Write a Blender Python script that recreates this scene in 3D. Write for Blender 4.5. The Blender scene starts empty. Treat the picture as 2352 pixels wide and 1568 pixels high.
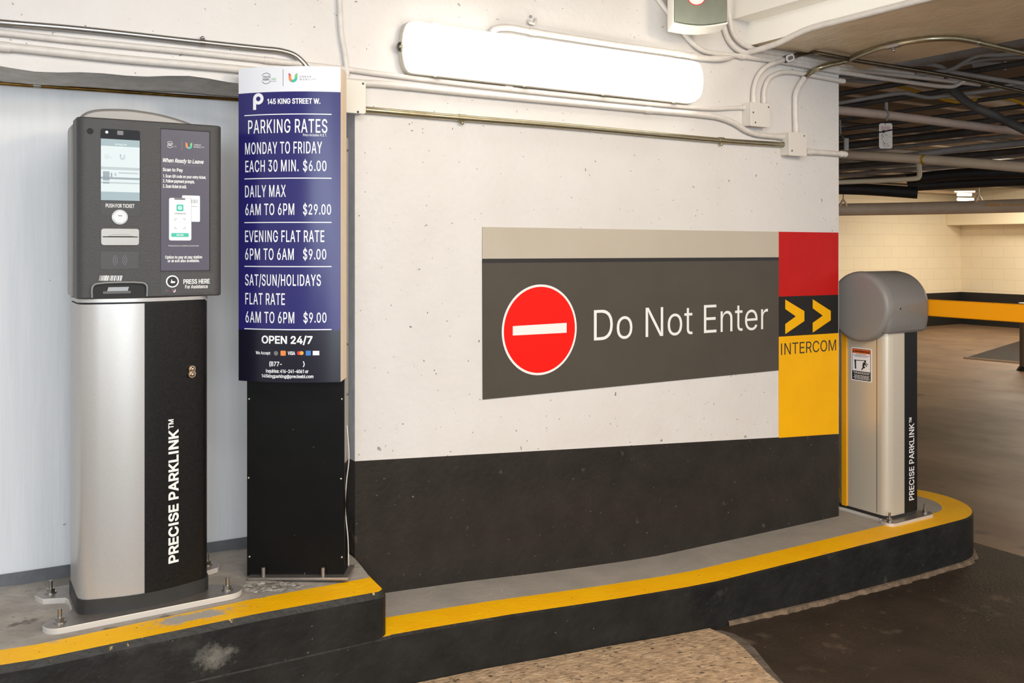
import bpy, bmesh, math, random
from mathutils import Vector
from mathutils.geometry import delaunay_2d_cdt

random.seed(7)
SC = bpy.context.scene
COL = SC.collection
PI = math.pi

# ------------------------------------------------------------------ frames (the wall runs along X)
F, CX, HY, CAM = 2100.0, 1176.0, 565.0, 1.47       # focal length (px), principal column, horizon row, eye height (m)
DX, DY = 0.84990, 0.52696          # along the wall, away to the right
NX, NY = 0.52696, -0.84990         # out of the wall, towards the viewer
OX, OY = -0.515, 2.996             # foot of the wall's left corner


def W(u, v, w):                    # u along the wall (world X), v out of it (world -Y), w above eye height
    return Vector((u, -v, CAM + w))


def V3(x, y, z):                   # a point given right of / ahead of the viewpoint -> world (the wall runs along X)
    a, b = x - OX, y - OY
    return Vector((a * DX + b * DY, -(a * NX + b * NY), z))


def catc(x, y, z):
    return Vector(((x - CX) / F * z, z, CAM + (HY - y) / F * z))


def at(x, y, z):
    return V3(*catc(x, y, z))


def uvw(p):
    return p[0], -p[1], p[2] - CAM


def pv(x, y, v=0.0):
    r = (x - CX) / F
    return at(x, y, (v + OX * NX + OY * NY) / (r * NX + NY))


def pu(x, y, u):
    r = (x - CX) / F
    return at(x, y, (u + OX * DX + OY * DY) / (r * DX + DY))


def pw(x, y, w):
    return at(x, y, w * F / (HY - y))


def uw(x, y, v=0.0):
    a = uvw(pv(x, y, v))
    return a[0], a[2]


# ------------------------------------------------------------------ camera, world, lights, exposure
cd = bpy.data.cameras.new('camera')
cd.sensor_width = 36.0
cd.lens = 36.0 * F / 2352.0
cd.shift_y = -(784.0 - HY) / 2352.0
cam = bpy.data.objects.new('camera', cd)
cam.location = V3(0, 0, CAM)
cam.rotation_euler = (PI / 2, 0, -math.atan2(DY, DX))
COL.objects.link(cam)
SC.camera = cam
SC.view_settings.view_transform = 'Standard'
SC.view_settings.look = 'None'
SC.view_settings.exposure = 0.3
SC.view_settings.gamma = 1.0
SC.view_settings.use_curve_mapping = False

world = bpy.data.worlds.new('world')
SC.world = world
world.use_nodes = True
world.node_tree.nodes['Background'].inputs[0].default_value = (0.90, 0.92, 0.95, 1)
world.node_tree.nodes['Background'].inputs[1].default_value = 0.95


def area_light(name, loc, target, size, size_y, power, color):
    l = bpy.data.lights.new(name, 'AREA')
    l.shape = 'RECTANGLE'
    l.size, l.size_y, l.energy, l.color = size, size_y, power, color
    o = bpy.data.objects.new(name, l)
    loc, target = V3(*loc), V3(*target)
    o.location = loc
    o.rotation_euler = (target - loc).to_track_quat('-Z', 'Y').to_euler()
    COL.objects.link(o)
    return o


area_light('daylight_from_entrance', (1.15, -2.8, 1.30), (-0.3, 2.8, 0.9), 1.5, 1.7, 50, (0.84, 0.92, 1.0))
area_light('front_fill', (-0.35, -1.9, 1.95), (-0.5, 3.0, 0.9), 1.5, 1.2, 43, (0.82, 0.92, 1.0))  # added low fill behind the viewpoint, brightens the alcove
area_light('overhead_fill', (0.5, 0.9, 2.74), (0.55, 1.6, 0.0), 1.8, 0.6, 50, (1.0, 0.96, 0.90))  # unseen overhead fill, added to lift the flat kerb tops
area_light('right_wall_fill', (2.7, 0.9, 2.72), (2.1, 3.4, 0.2), 1.3, 0.8, 132, (1.0, 0.82, 0.60))  # added warm fill out of view, brightens the right end of the wall
area_light('garage_lamp_deep', (8.22, 14.42, 2.57), (8.3, 14.8, 0.0), 1.3, 0.3, 84, (1.0, 0.92, 0.78))
area_light('garage_lamp_mid', (7.3, 11.6, 2.5), (6.6, 13.6, 0.4), 1.2, 0.4, 62, (1.0, 0.90, 0.74))
area_light('garage_lamp_aisle', (7.0, 10.6, 2.45), (6.6, 10.4, 0.0), 1.2, 0.4, 46, (1.0, 0.82, 0.62))
bare = bpy.data.lights.new('garage_ceiling_fill', 'POINT')  # unseen point light added to brighten the pipes under the garage ceiling
bare.energy, bare.color, bare.shadow_soft_size = 40, (1.0, 0.86, 0.68), 0.25
bare_o = bpy.data.objects.new('garage_ceiling_fill', bare)
bare_o.location = V3(6.9, 8.2, 2.0)
COL.objects.link(bare_o)


def lerp_table(tab, x):
    if x <= tab[0][0]:
        return tab[0][1]
    for (a, ya), (b, yb) in zip(tab, tab[1:]):
        if x <= b:
            t = (x - a) / (b - a)
            return ya + (yb - ya) * t
    return tab[-1][1]


# ------------------------------------------------------------------ materials
def srgb(c):
    return tuple(((k / 255.0) / 12.92 if k / 255.0 <= 0.04045 else ((k / 255.0 + 0.055) / 1.055) ** 2.4) for k in c) + (1.0,)


def M(name, c, rough=0.5, metal=0.0, c2=None, scale=8.0, stretch=(1, 1, 1), mix=(0.35, 0.65), bump=0.0, bscale=60.0,
      spots=None, spots2=None, spec=0.5, coat=0.0, rough2=None, worn=()):
    m = bpy.data.materials.new(name)
    m.use_nodes = True
    nt = m.node_tree
    N, L = nt.nodes, nt.links
    b = N['Principled BSDF']
    b.inputs['Roughness'].default_value = rough
    b.inputs['Metallic'].default_value = metal
    b.inputs['Specular IOR Level'].default_value = spec
    b.inputs['Coat Weight'].default_value = coat
    b.inputs['Coat Roughness'].default_value = 0.08
    b.inputs['Base Color'].default_value = srgb(c)
    tc = N.new('ShaderNodeTexCoord')
    mp = N.new('ShaderNodeMapping')
    mp.inputs['Scale'].default_value = stretch
    L.new(tc.outputs['Object'], mp.inputs['Vector'])
    out = None
    if c2 is not None:
        n = N.new('ShaderNodeTexNoise')
        n.inputs['Scale'].default_value = scale
        n.inputs['Detail'].default_value = 8
        n.inputs['Roughness'].default_value = 0.62
        L.new(mp.outputs[0], n.inputs['Vector'])
        r = N.new('ShaderNodeValToRGB')
        r.color_ramp.elements[0].position, r.color_ramp.elements[1].position = mix
        r.color_ramp.elements[0].color, r.color_ramp.elements[1].color = srgb(c), srgb(c2)
        L.new(n.outputs['Fac'], r.inputs['Fac'])
        out = r.outputs['Color']
        if rough2 is not None:
            rr = N.new('ShaderNodeMapRange')
            rr.inputs['From Min'].default_value, rr.inputs['From Max'].default_value = mix
            rr.inputs['To Min'].default_value, rr.inputs['To Max'].default_value = rough, rough2
            L.new(n.outputs['Fac'], rr.inputs['Value'])
            L.new(rr.outputs[0], b.inputs['Roughness'])
    for k, sp in enumerate((spots, spots2)):
        if sp is None:
            continue
        sc, lo, hi, colr, st = sp
        mp2 = N.new('ShaderNodeMapping')
        mp2.inputs['Scale'].default_value = st
        mp2.inputs['Location'].default_value = (3.1 + k, 1.7, 0.4)
        L.new(tc.outputs['Object'], mp2.inputs['Vector'])
        n = N.new('ShaderNodeTexNoise')
        n.inputs['Scale'].default_value = sc
        n.inputs['Detail'].default_value = 3
        L.new(mp2.outputs[0], n.inputs['Vector'])
        r = N.new('ShaderNodeMapRange')
        r.inputs['From Min'].default_value, r.inputs['From Max'].default_value = lo, hi
        L.new(n.outputs['Fac'], r.inputs['Value'])
        mx = N.new('ShaderNodeMix')
        mx.data_type = 'RGBA'
        L.new(r.outputs[0], mx.inputs['Factor'])
        if out is None:
            mx.inputs['A'].default_value = srgb(c)
        else:
            L.new(out, mx.inputs['A'])
        mx.inputs['B'].default_value = srgb(colr)
        out = mx.outputs['Result']
    for (wx, wy, wz), (sx, sy, sz), colr, soft in worn:     # worn or stained place with a shape of its own
        g = N.new('ShaderNodeMapping')
        g.vector_type = 'TEXTURE'
        g.inputs['Location'].default_value = (wx, wy, wz)
        g.inputs['Scale'].default_value = (sx, sy, sz)
        L.new(tc.outputs['Object'], g.inputs['Vector'])
        ln = N.new('ShaderNodeVectorMath')
        ln.operation = 'LENGTH'
        L.new(g.outputs[0], ln.inputs[0])
        n = N.new('ShaderNodeTexNoise')
        n.inputs['Scale'].default_value = 38
        n.inputs['Detail'].default_value = 7
        n.inputs['Roughness'].default_value = 0.7
        L.new(tc.outputs['Object'], n.inputs['Vector'])
        ma = N.new('ShaderNodeMath')
        ma.operation = 'MULTIPLY_ADD'
        L.new(n.outputs['Fac'], ma.inputs[0])
        ma.inputs[1].default_value = 2.4
        L.new(ln.outputs['Value'], ma.inputs[2])
        r = N.new('ShaderNodeMapRange')
        r.inputs['From Min'].default_value, r.inputs['From Max'].default_value = 2.0, 2.0 - soft
        L.new(ma.outputs[0], r.inputs['Value'])
        mx = N.new('ShaderNodeMix')
        mx.data_type = 'RGBA'
        L.new(r.outputs[0], mx.inputs['Factor'])
        if out is None:
            mx.inputs['A'].default_value = srgb(c)
        else:
            L.new(out, mx.inputs['A'])
        mx.inputs['B'].default_value = srgb(colr)
        out = mx.outputs['Result']
    if out is not None:
        L.new(out, b.inputs['Base Color'])
    if bump:
        n = N.new('ShaderNodeTexNoise')
        n.inputs['Scale'].default_value = bscale
        n.inputs['Detail'].default_value = 6
        L.new(mp.outputs[0], n.inputs['Vector'])
        bp = N.new('ShaderNodeBump')
        bp.inputs['Strength'].default_value = bump
        bp.inputs['Distance'].default_value = 0.01
        L.new(n.outputs['Fac'], bp.inputs['Height'])
        L.new(bp.outputs[0], b.inputs['Normal'])
    return m


def emit(name, c, strength):
    m = bpy.data.materials.new(name)
    m.use_nodes = True
    b = m.node_tree.nodes['Principled BSDF']
    b.inputs['Base Color'].default_value = (0.01, 0.01, 0.01, 1)
    b.inputs['Emission Color'].default_value = srgb(c)
    b.inputs['Emission Strength'].default_value = strength
    return m


def block_wall(name, c, cm):
    m = bpy.data.materials.new(name)
    m.use_nodes = True
    N, L = m.node_tree.nodes, m.node_tree.links
    b = N['Principled BSDF']
    b.inputs['Roughness'].default_value = 0.6
    uvn = N.new('ShaderNodeUVMap')
    br = N.new('ShaderNodeTexBrick')
    br.offset = 0.5
    br.inputs['Color1'].default_value = srgb(c)
    br.inputs['Color2'].default_value = srgb(tuple(int(k * 0.99) for k in c))
    br.inputs['Mortar'].default_value = srgb(cm)
    br.inputs['Scale'].default_value = 1.0
    br.inputs['Brick Width'].default_value = 0.41
    br.inputs['Row Height'].default_value = 0.205
    br.inputs['Mortar Size'].default_value = 0.006
    L.new(uvn.outputs[0], br.inputs['Vector'])
    L.new(br.outputs['Color'], b.inputs['Base Color'])
    bp = N.new('ShaderNodeBump')
    bp.inputs['Strength'].default_value = 0.12
    bp.inputs['Distance'].default_value = 0.01
    bp.invert = True
    L.new(br.outputs['Fac'], bp.inputs['Height'])
    L.new(bp.outputs[0], b.inputs['Normal'])
    return m


m_wall = M('white_painted_concrete', (214, 209, 204), 0.42, c2=(220, 216, 212), scale=3, bump=0.22, bscale=42,
           spots=(30, 0.715, 0.735, (150, 142, 134), (1, 1, 0.7)), spots2=(75, 0.725, 0.74, (104, 98, 92), (1, 1, 1)))
m_alcove = M('pale_grey_formed_concrete', (226, 227, 228), 0.6, c2=(219, 221, 223), scale=4, stretch=(8, 8, 0.6), bump=0.12, bscale=12,
             spots=(24, 0.75, 0.765, (120, 122, 124), (1, 1, 1)))
m_wallblack = M('worn_black_wall_paint', (36, 32, 28), 0.5, spec=0.3, c2=(46, 41, 36), scale=7, bump=0.25, bscale=40,
                spots=(60, 0.70, 0.73, (120, 114, 106), (1, 1, 1.6)), spots2=(16, 0.70, 0.78, (78, 72, 66), (1, 1, 1)))
m_return = M('grey_painted_return', (214, 214, 218), 0.55, c2=(196, 197, 202), scale=14, bump=0.3)
m_soffit = M('bare_grey_soffit', (214, 212, 208), 0.8, c2=(190, 188, 184), scale=14, bump=0.5, bscale=50)
m_kerbblack = M('scuffed_black_kerb_paint', (26, 26, 25), 0.45, spec=0.25, c2=(40, 39, 37), scale=6, bump=0.5, bscale=26,
                spots=(70, 0.74, 0.77, (120, 116, 110), (1, 1, 2)), spots2=(9, 0.68, 0.82, (66, 64, 61), (1, 1, 1)),
                worn=[(tuple(pv(490, 1512, 0.338)), (0.075, 0.1, 0.05), (120, 116, 108), 0.9), (tuple(pv(430, 1470, 0.338)), (0.10, 0.1, 0.06), (58, 57, 54), 1.2), (tuple(pv(300, 1480, 0.338)), (0.12, 0.1, 0.04), (60, 60, 58), 1.2)])
m_kerbyellow = M('yellow_kerb_paint', (255, 194, 4), 0.5, spec=0.2, c2=(252, 184, 2), scale=7, bump=0.2, bscale=60,
                 spots=(7, 0.70, 0.78, (168, 160, 148), (1, 1, 1)), spots2=(70, 0.73, 0.75, (90, 70, 30), (1, 1, 1)),
                 worn=[(tuple(pw(445, 1416, -1.005)), (0.16, 0.042, 0.1), (176, 168, 158), 0.25), (tuple(pw(600, 1372, -1.01)), (0.05, 0.012, 0.1), (150, 140, 126), 0.25)])
m_kerbgrey = M('grey_painted_walkway', (168, 161, 153), 0.6, spec=0.3, c2=(154, 148, 140), scale=6, bump=0.2, bscale=70,
               spots=(60, 0.74, 0.76, (205, 200, 190), (1, 1, 1)))
m_kerbconc = M('worn_bare_concrete', (176, 168, 158), 0.75, c2=(140, 133, 125), scale=5, bump=0.4, bscale=40,
               spots=(12, 0.66, 0.72, (104, 98, 92), (1, 1, 1)))
m_floor = M('brown_stained_concrete_floor', (134, 104, 78), 0.4, c2=(104, 81, 61), scale=1.6, stretch=(1, 0.6, 1), bump=0.08, bscale=30,
            spots=(3, 0.64, 0.72, (70, 54, 42), (1, 1, 1)), rough2=0.5)
m_asphalt = M('dark_oily_asphalt', (62, 51, 42), 0.55, spec=0.3, c2=(47, 39, 32), scale=4, bump=0.4, bscale=90,
              spots=(60, 0.70, 0.74, (128, 112, 96), (1, 1, 1)), spots2=(6, 0.64, 0.74, (96, 82, 70), (1, 1, 1)))
m_patch = M('rough_tan_concrete', (204, 174, 140), 0.8, c2=(156, 130, 102), scale=22, stretch=(1, 1.6, 1), bump=0.9, bscale=45,
            spots=(50, 0.62, 0.68, (96, 78, 60), (1, 1, 1)), spots2=(14, 0.64, 0.74, (206, 184, 156), (1, 1, 1)))
m_patchedge = M('grey_mortar_joint', (112, 102, 90), 0.8, c2=(80, 72, 62), scale=20, bump=0.6)
m_beamside = M('white_beam_paint', (252, 248, 238), 0.45, bump=0.15, bscale=30)
m_beamunder = M('tan_gloss_beam_paint', (240, 222, 190), 0.33, c2=(218, 198, 166), scale=5, stretch=(1.6, 1, 1), bump=0.28, bscale=34,
                spots=(70, 0.71, 0.735, (232, 222, 200), (1, 2, 1)), spec=0.6)
m_ceil = M('dusky_garage_ceiling', (150, 132, 112), 0.8, c2=(118, 104, 90), scale=3)
m_block = block_wall('cream_block_wall', (232, 216, 184), (220, 204, 171))
m_backblack = M('black_band_paint', (30, 28, 25), 0.5)
m_creambeam = M('cream_beam_paint', (240, 224, 190), 0.55)

m_condwhite = M('white_painted_conduit', (222, 216, 209), 0.4, c2=(212, 205, 197), scale=30, bump=0.08, bscale=80)
m_galv = M('galvanised_steel', (190, 190, 188), 0.28, 1.0, c2=(164, 163, 160), scale=20, rough2=0.4)
m_brassy = M('yellowed_galvanised_steel', (188, 182, 158), 0.32, 1.0, c2=(166, 158, 132), scale=14, rough2=0.45)
m_dullsteel = M('dull_steel', (128, 122, 108), 0.36, 1.0, c2=(104, 98, 86), scale=18)
m_brass = M('brass_pipe', (150, 116, 60), 0.3, 1.0, c2=(96, 72, 36), scale=12)
m_boxwhite = M('painted_box', (220, 213, 205), 0.45, bump=0.05)
m_boxbeige = M('beige_cover_plate', (222, 218, 206), 0.4)
m_dark = M('black_hole', (12, 12, 12), 0.6)
m_screw = M('screw_steel', (170, 166, 160), 0.3, 1.0)

m_silver = M('silver_powder_coat', (186, 182, 177), 0.34, 0.45, c2=(180, 176, 171), scale=200, mix=(0.3, 0.7))
m_silverB = M('silver_barrier_coat', (214, 203, 184), 0.34, 0.3, c2=(206, 195, 176), scale=200, mix=(0.3, 0.7))
m_blackpanel = M('black_satin_panel', (18, 17, 16), 0.36, spec=0.25, c2=(30, 28, 27), scale=150)
m_skirt = M('black_rubber_skirt', (38, 37, 36), 0.5, c2=(46, 45, 43), scale=12)
m_head = M('charcoal_textured_plastic', (64, 63, 63), 0.42, c2=(71, 70, 69), scale=260, mix=(0.3, 0.7), bump=0.25, bscale=300, spec=0.35)
m_shell = M('grey_metal_shell', (146, 143, 139), 0.4, 0.4)
m_plate = M('brushed_steel_plate', (176, 166, 158), 0.4, 0.85, c2=(158, 150, 143), scale=30)
m_platee = M('plate_edge', (214, 208, 200), 0.35, 0.3)
m_glass = M('black_glass', (18, 18, 22), 0.08)
m_hood = M('grey_plastic_hood', (122, 120, 117), 0.4, c2=(128, 125, 121), scale=160)
m_yellow = M('safety_yellow', (244, 170, 10), 0.4)
m_orangey = M('arm_yellow', (250, 164, 8), 0.42, spec=0.25)
m_white = M('white_vinyl', (238, 236, 232), 0.45)
m_whiteglow = M('white_print', (240, 240, 243), 0.4)
m_blue = M('indigo_print', (40, 36, 104), 0.25, spec=0.35)
m_navy = M('dark_navy_print', (26, 24, 38), 0.25, spec=0.35)
m_header = M('white_print_gloss', (236, 236, 240), 0.2)
m_wood = M('plywood_edge', (228, 208, 182), 0.5, c2=(218, 194, 162), scale=20, stretch=(1, 1, 0.1))
m_pylon = M('black_painted_steel', (10, 10, 9), 0.4, spec=0.16, c2=(15, 14, 13), scale=10,
            spots=(60, 0.75, 0.77, (110, 104, 96), (1, 1, 1)))
m_pylonside = M('grey_painted_steel', (150, 144, 138), 0.5)
m_infopanel = M('slate_purple_print', (84, 80, 94), 0.3)
m_signgrey = M('charcoal_sign_vinyl', (80, 74, 66), 0.4, c2=(76, 70, 62), scale=4, spec=0.25)
m_signbeige = M('warm_grey_sign_vinyl', (190, 180, 164), 0.4, c2=(184, 173, 156), scale=2, spec=0.25)
m_signblack = M('black_sign_line', (30, 28, 26), 0.4)
m_red = M('bright_red_vinyl', (244, 24, 12), 0.4, spec=0.2)
m_redpaint = M('red_wall_paint', (194, 24, 20), 0.45, c2=(184, 20, 17), scale=6, spots=(50, 0.73, 0.75, (214, 90, 80), (1, 1, 3)), spec=0.2)
m_blackpaint = M('black_wall_square', (34, 32, 30), 0.45, spots=(50, 0.73, 0.75, (90, 86, 80), (1, 1, 1)), spec=0.25)
m_yellowpaint = M('yellow_wall_paint', (248, 182, 0), 0.45, c2=(240, 174, 0), scale=5, spec=0.2)
m_textdark = M('dark_lettering', (40, 36, 34), 0.5)
m_textgrey = M('grey_lettering', (120, 118, 122), 0.5)
m_green = M('green_print', (120, 196, 120), 0.45)
m_teal = M('teal_print', (64, 188, 164), 0.45)
m_orange = M('orange_print', (244, 140, 66), 0.45)
m_pink = M('pink_print', (196, 70, 110), 0.45)
m_gold = M('gold_print', (250, 170, 60), 0.45)
m_cardblue = M('card_blue_print', (58, 120, 200), 0.45)
m_cardred = M('card_red_print', (236, 46, 46), 0.45)
m_warn = M('warning_orange', (236, 106, 40), 0.45)
m_button = M('chrome_button', (224, 224, 224), 0.22, 0.5)
m_slot = M('silver_slot_plate', (178, 176, 172), 0.35, 0.6)
m_hoopgrey = M('grey_hoop', (132, 132, 131), 0.4, 0.4)
m_diff = emit('lit_diffuser', (255, 249, 238), 3.6)
m_diffend = emit('lit_diffuser_end', (255, 238, 205), 2.6)
m_fixture = M('fixture_housing', (206, 198, 184), 0.5)
m_screenw = emit('display_white', (236, 248, 247), 0.74)
m_screenb = emit('display_blue_grey', (166, 186, 190), 0.80)
m_screeng = emit('display_grey', (196, 206, 208), 0.78)
m_screend = emit('display_mid_grey', (158, 172, 178), 0.78)
m_tubeglow = emit('lit_tube', (255, 244, 220), 9.0)
m_pipetan = M('tan_painted_pipe', (232, 208, 178), 0.42, c2=(220, 194, 164), scale=5)
m_pipepink = M('dusty_pipe', (196, 174, 158), 0.55, c2=(178, 158, 144), scale=6)
m_pipegrey = M('grey_pipe', (158, 154, 150), 0.5, c2=(138, 134, 130), scale=8)
m_pipedark = M('dark_dusty_pipe', (82, 78, 73), 0.6, c2=(64, 61, 57), scale=8)
m_pipeblack = M('black_insulation', (30, 29, 27), 0.6, c2=(40, 38, 35), scale=8, bump=0.4, bscale=20)
m_cableyellow = M('yellow_cable', (196, 146, 16), 0.5)
m_tag = M('paper_tag', (216, 206, 196), 0.6)
m_rubble = M('broken_mortar', (186, 178, 169), 0.9, c2=(118, 112, 106), scale=42, mix=(0.42, 0.58), bump=0.9, bscale=70)
m_wallbox = M('grey_green_gloss_panel', (148, 150, 132), 0.22, 0.55, c2=(120, 124, 112), scale=3, stretch=(1, 1, 0.6))


# ------------------------------------------------------------------ mesh builder
class MB:
    def __init__(self):
        self.v, self.f, self.m, self.uv = [], [], [], {}

    def add(self, pts, faces, mi=0, uvs=None):
        o = len(self.v)
        self.v += [Vector(p) for p in pts]
        for k, f in enumerate(faces):
            self.f.append([i + o for i in f])
            self.m.append(mi)
            if uvs:
                self.uv[len(self.f) - 1] = [uvs[i] for i in f]
        return self

    def box(self, fr, a0, a1, b0, b1, c0, c1, mi=0):
        p = [fr(a, b, c) for a in (a0, a1) for b in (b0, b1) for c in (c0, c1)]
        return self.add(p, [(0, 1, 3, 2), (4, 6, 7, 5), (0, 4, 5, 1), (2, 3, 7, 6), (0, 2, 6, 4), (1, 5, 7, 3)], mi)

    def prism(self, fr, poly, b0, b1, mi=0, caps=True, mi_side=None):   # poly of (a, c) extruded along b
        n = len(poly)
        p = [fr(a, b0, c) for a, c in poly] + [fr(a, b1, c) for a, c in poly]
        f = [(i, (i + 1) % n, n + (i + 1) % n, n + i) for i in range(n)]
        self.add(p, f, mi if mi_side is None else mi_side)
        if caps:
            self.add(p, [tuple(range(n)), tuple(range(2 * n - 1, n - 1, -1))], mi)
        return self

    def slab(self, fr, poly, c0, c1, mi=0, mi_side=None):               # poly of (a, b) extruded along c
        return self.prism(lambda a, b, c: fr(a, c, b), poly, c0, c1, mi, True, mi_side)

    def tube(self, pts, r, seg=12, mi=0, caps=True):
        pts = [Vector(p) for p in pts]
        q = [pts[0]]
        for p in pts[1:]:
            if (p - q[-1]).length > 1e-5:
                q.append(p)
        pts = q
        n = len(pts)
        rs = r if isinstance(r, (list, tuple)) else [r] * n
        prev = None
        rings = []
        for i in range(n):
            t = (pts[min(i + 1, n - 1)] - pts[max(i - 1, 0)]).normalized()
            if prev is None:
                ref = Vector((0, 0, 1)) if abs(t.z) < 0.9 else Vector((1, 0, 0))
                x = t.cross(ref).normalized()
            else:
                x = (prev - t * prev.dot(t)).normalized()
            prev = x
            y = t.cross(x)
            rings.append([pts[i] + (x * math.cos(2 * PI * k / seg) + y * math.sin(2 * PI * k / seg)) * rs[min(i, len(rs) - 1)] for k in range(seg)])
        V = [p for ring in rings for p in ring]
        Fc = [(i * seg + k, i * seg + (k + 1) % seg, (i + 1) * seg + (k + 1) % seg, (i + 1) * seg + k) for i in range(n - 1) for k in range(seg)]
        if caps:
            Fc += [tuple(range(seg - 1, -1, -1)), tuple((n - 1) * seg + k for k in range(seg))]
        return self.add(V, Fc, mi)

    def ball(self, c, r, mi=0, seg=10, sq=(1, 1, 1)):
        c = Vector(c)
        V, Fc = [], []
        rows = seg // 2 + 1
        for i in range(rows + 1):
            th = PI * i / rows
            for k in range(seg):
                ph = 2 * PI * k / seg
                V.append(c + Vector((math.sin(th) * math.cos(ph) * sq[0], math.sin(th) * math.sin(ph) * sq[1], math.cos(th) * sq[2])) * r)
        for i in range(rows):
            for k in range(seg):
                Fc.append((i * seg + k, (i + 1) * seg + k, (i + 1) * seg + (k + 1) % seg, i * seg + (k + 1) % seg))
        return self.add(V, Fc, mi)

    def build(self, name, mats, parent=None, bevel=0.0, smooth=True, angle=38, seg=2):
        me = bpy.data.meshes.new(name)
        off = Vector((0, 0, 0))
        p = parent
        while p is not None:
            off = off + p.location
            p = p.parent
        me.from_pydata([tuple(q - off) for q in self.v], [], self.f)
        if not isinstance(mats, (list, tuple)):
            mats = [mats]
        for m in mats:
            me.materials.append(m)
        me.polygons.foreach_set('material_index', self.m)
        if self.uv:
            ul = me.uv_layers.new(name='uv')
            for fi, us in self.uv.items():
                for li, uvc in zip(me.polygons[fi].loop_indices, us):
                    ul.data[li].uv = uvc
        bm = bmesh.new()
        bm.from_mesh(me)
        bmesh.ops.remove_doubles(bm, verts=bm.verts, dist=1e-6)
        bmesh.ops.recalc_face_normals(bm, faces=bm.faces)
        bm.to_mesh(me)
        bm.free()
        if smooth:
            me.polygons.foreach_set('use_smooth', [True] * len(me.polygons))
            me.set_sharp_from_angle(angle=math.radians(angle))
        o = bpy.data.objects.new(name, me)
        COL.objects.link(o)
        if parent is not None:
            o.parent = parent
        if bevel:
            b = o.modifiers.new('bevel', 'BEVEL')
            b.width, b.segments, b.limit_method, b.angle_limit = bevel, seg, 'ANGLE', math.radians(40)
            b.harden_normals = False
        return o


def tag(o, label=None, cat=None, group=None, kind=None):
    if label:
        o['label'] = label
    if cat:
        o['category'] = cat
    if group:
        o['group'] = group
    if kind:
        o['kind'] = kind
    return o


def struct(o):
    o['kind'] = 'structure'
    return o


def thing(name, loc, label, cat, group=None):
    o = bpy.data.objects.new(name, None)
    o.empty_display_size = 0.1
    o.location = loc
    COL.objects.link(o)
    return tag(o, label, cat, group)


def smooth_path(pts, n=6):
    pts = [Vector(p) for p in pts]
    if len(pts) < 3:
        return pts
    out = []
    P = [pts[0] * 2 - pts[1]] + pts + [pts[-1] * 2 - pts[-2]]
    for i in range(1, len(P) - 2):
        a, b, c, d = P[i - 1], P[i], P[i + 1], P[i + 2]
        t0, t1 = 0, max((b - a).length, 1e-6) ** 0.5
        t2 = t1 + max((c - b).length, 1e-6) ** 0.5
        t3 = t2 + max((d - c).length, 1e-6) ** 0.5
        for k in range(n):
            t = t1 + (t2 - t1) * k / n
            A1 = a * ((t1 - t) / (t1 - t0)) + b * ((t - t0) / (t1 - t0))
            A2 = b * ((t2 - t) / (t2 - t1)) + c * ((t - t1) / (t2 - t1))
            A3 = c * ((t3 - t) / (t3 - t2)) + d * ((t - t2) / (t3 - t2))
            B1 = A1 * ((t2 - t) / (t2 - t0)) + A2 * ((t - t0) / (t2 - t0))
            B2 = A2 * ((t3 - t) / (t3 - t1)) + A3 * ((t - t1) / (t3 - t1))
            out.append(B1 * ((t2 - t) / (t2 - t1)) + B2 * ((t - t1) / (t2 - t1)))
    out.append(pts[-1])
    return out


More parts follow.
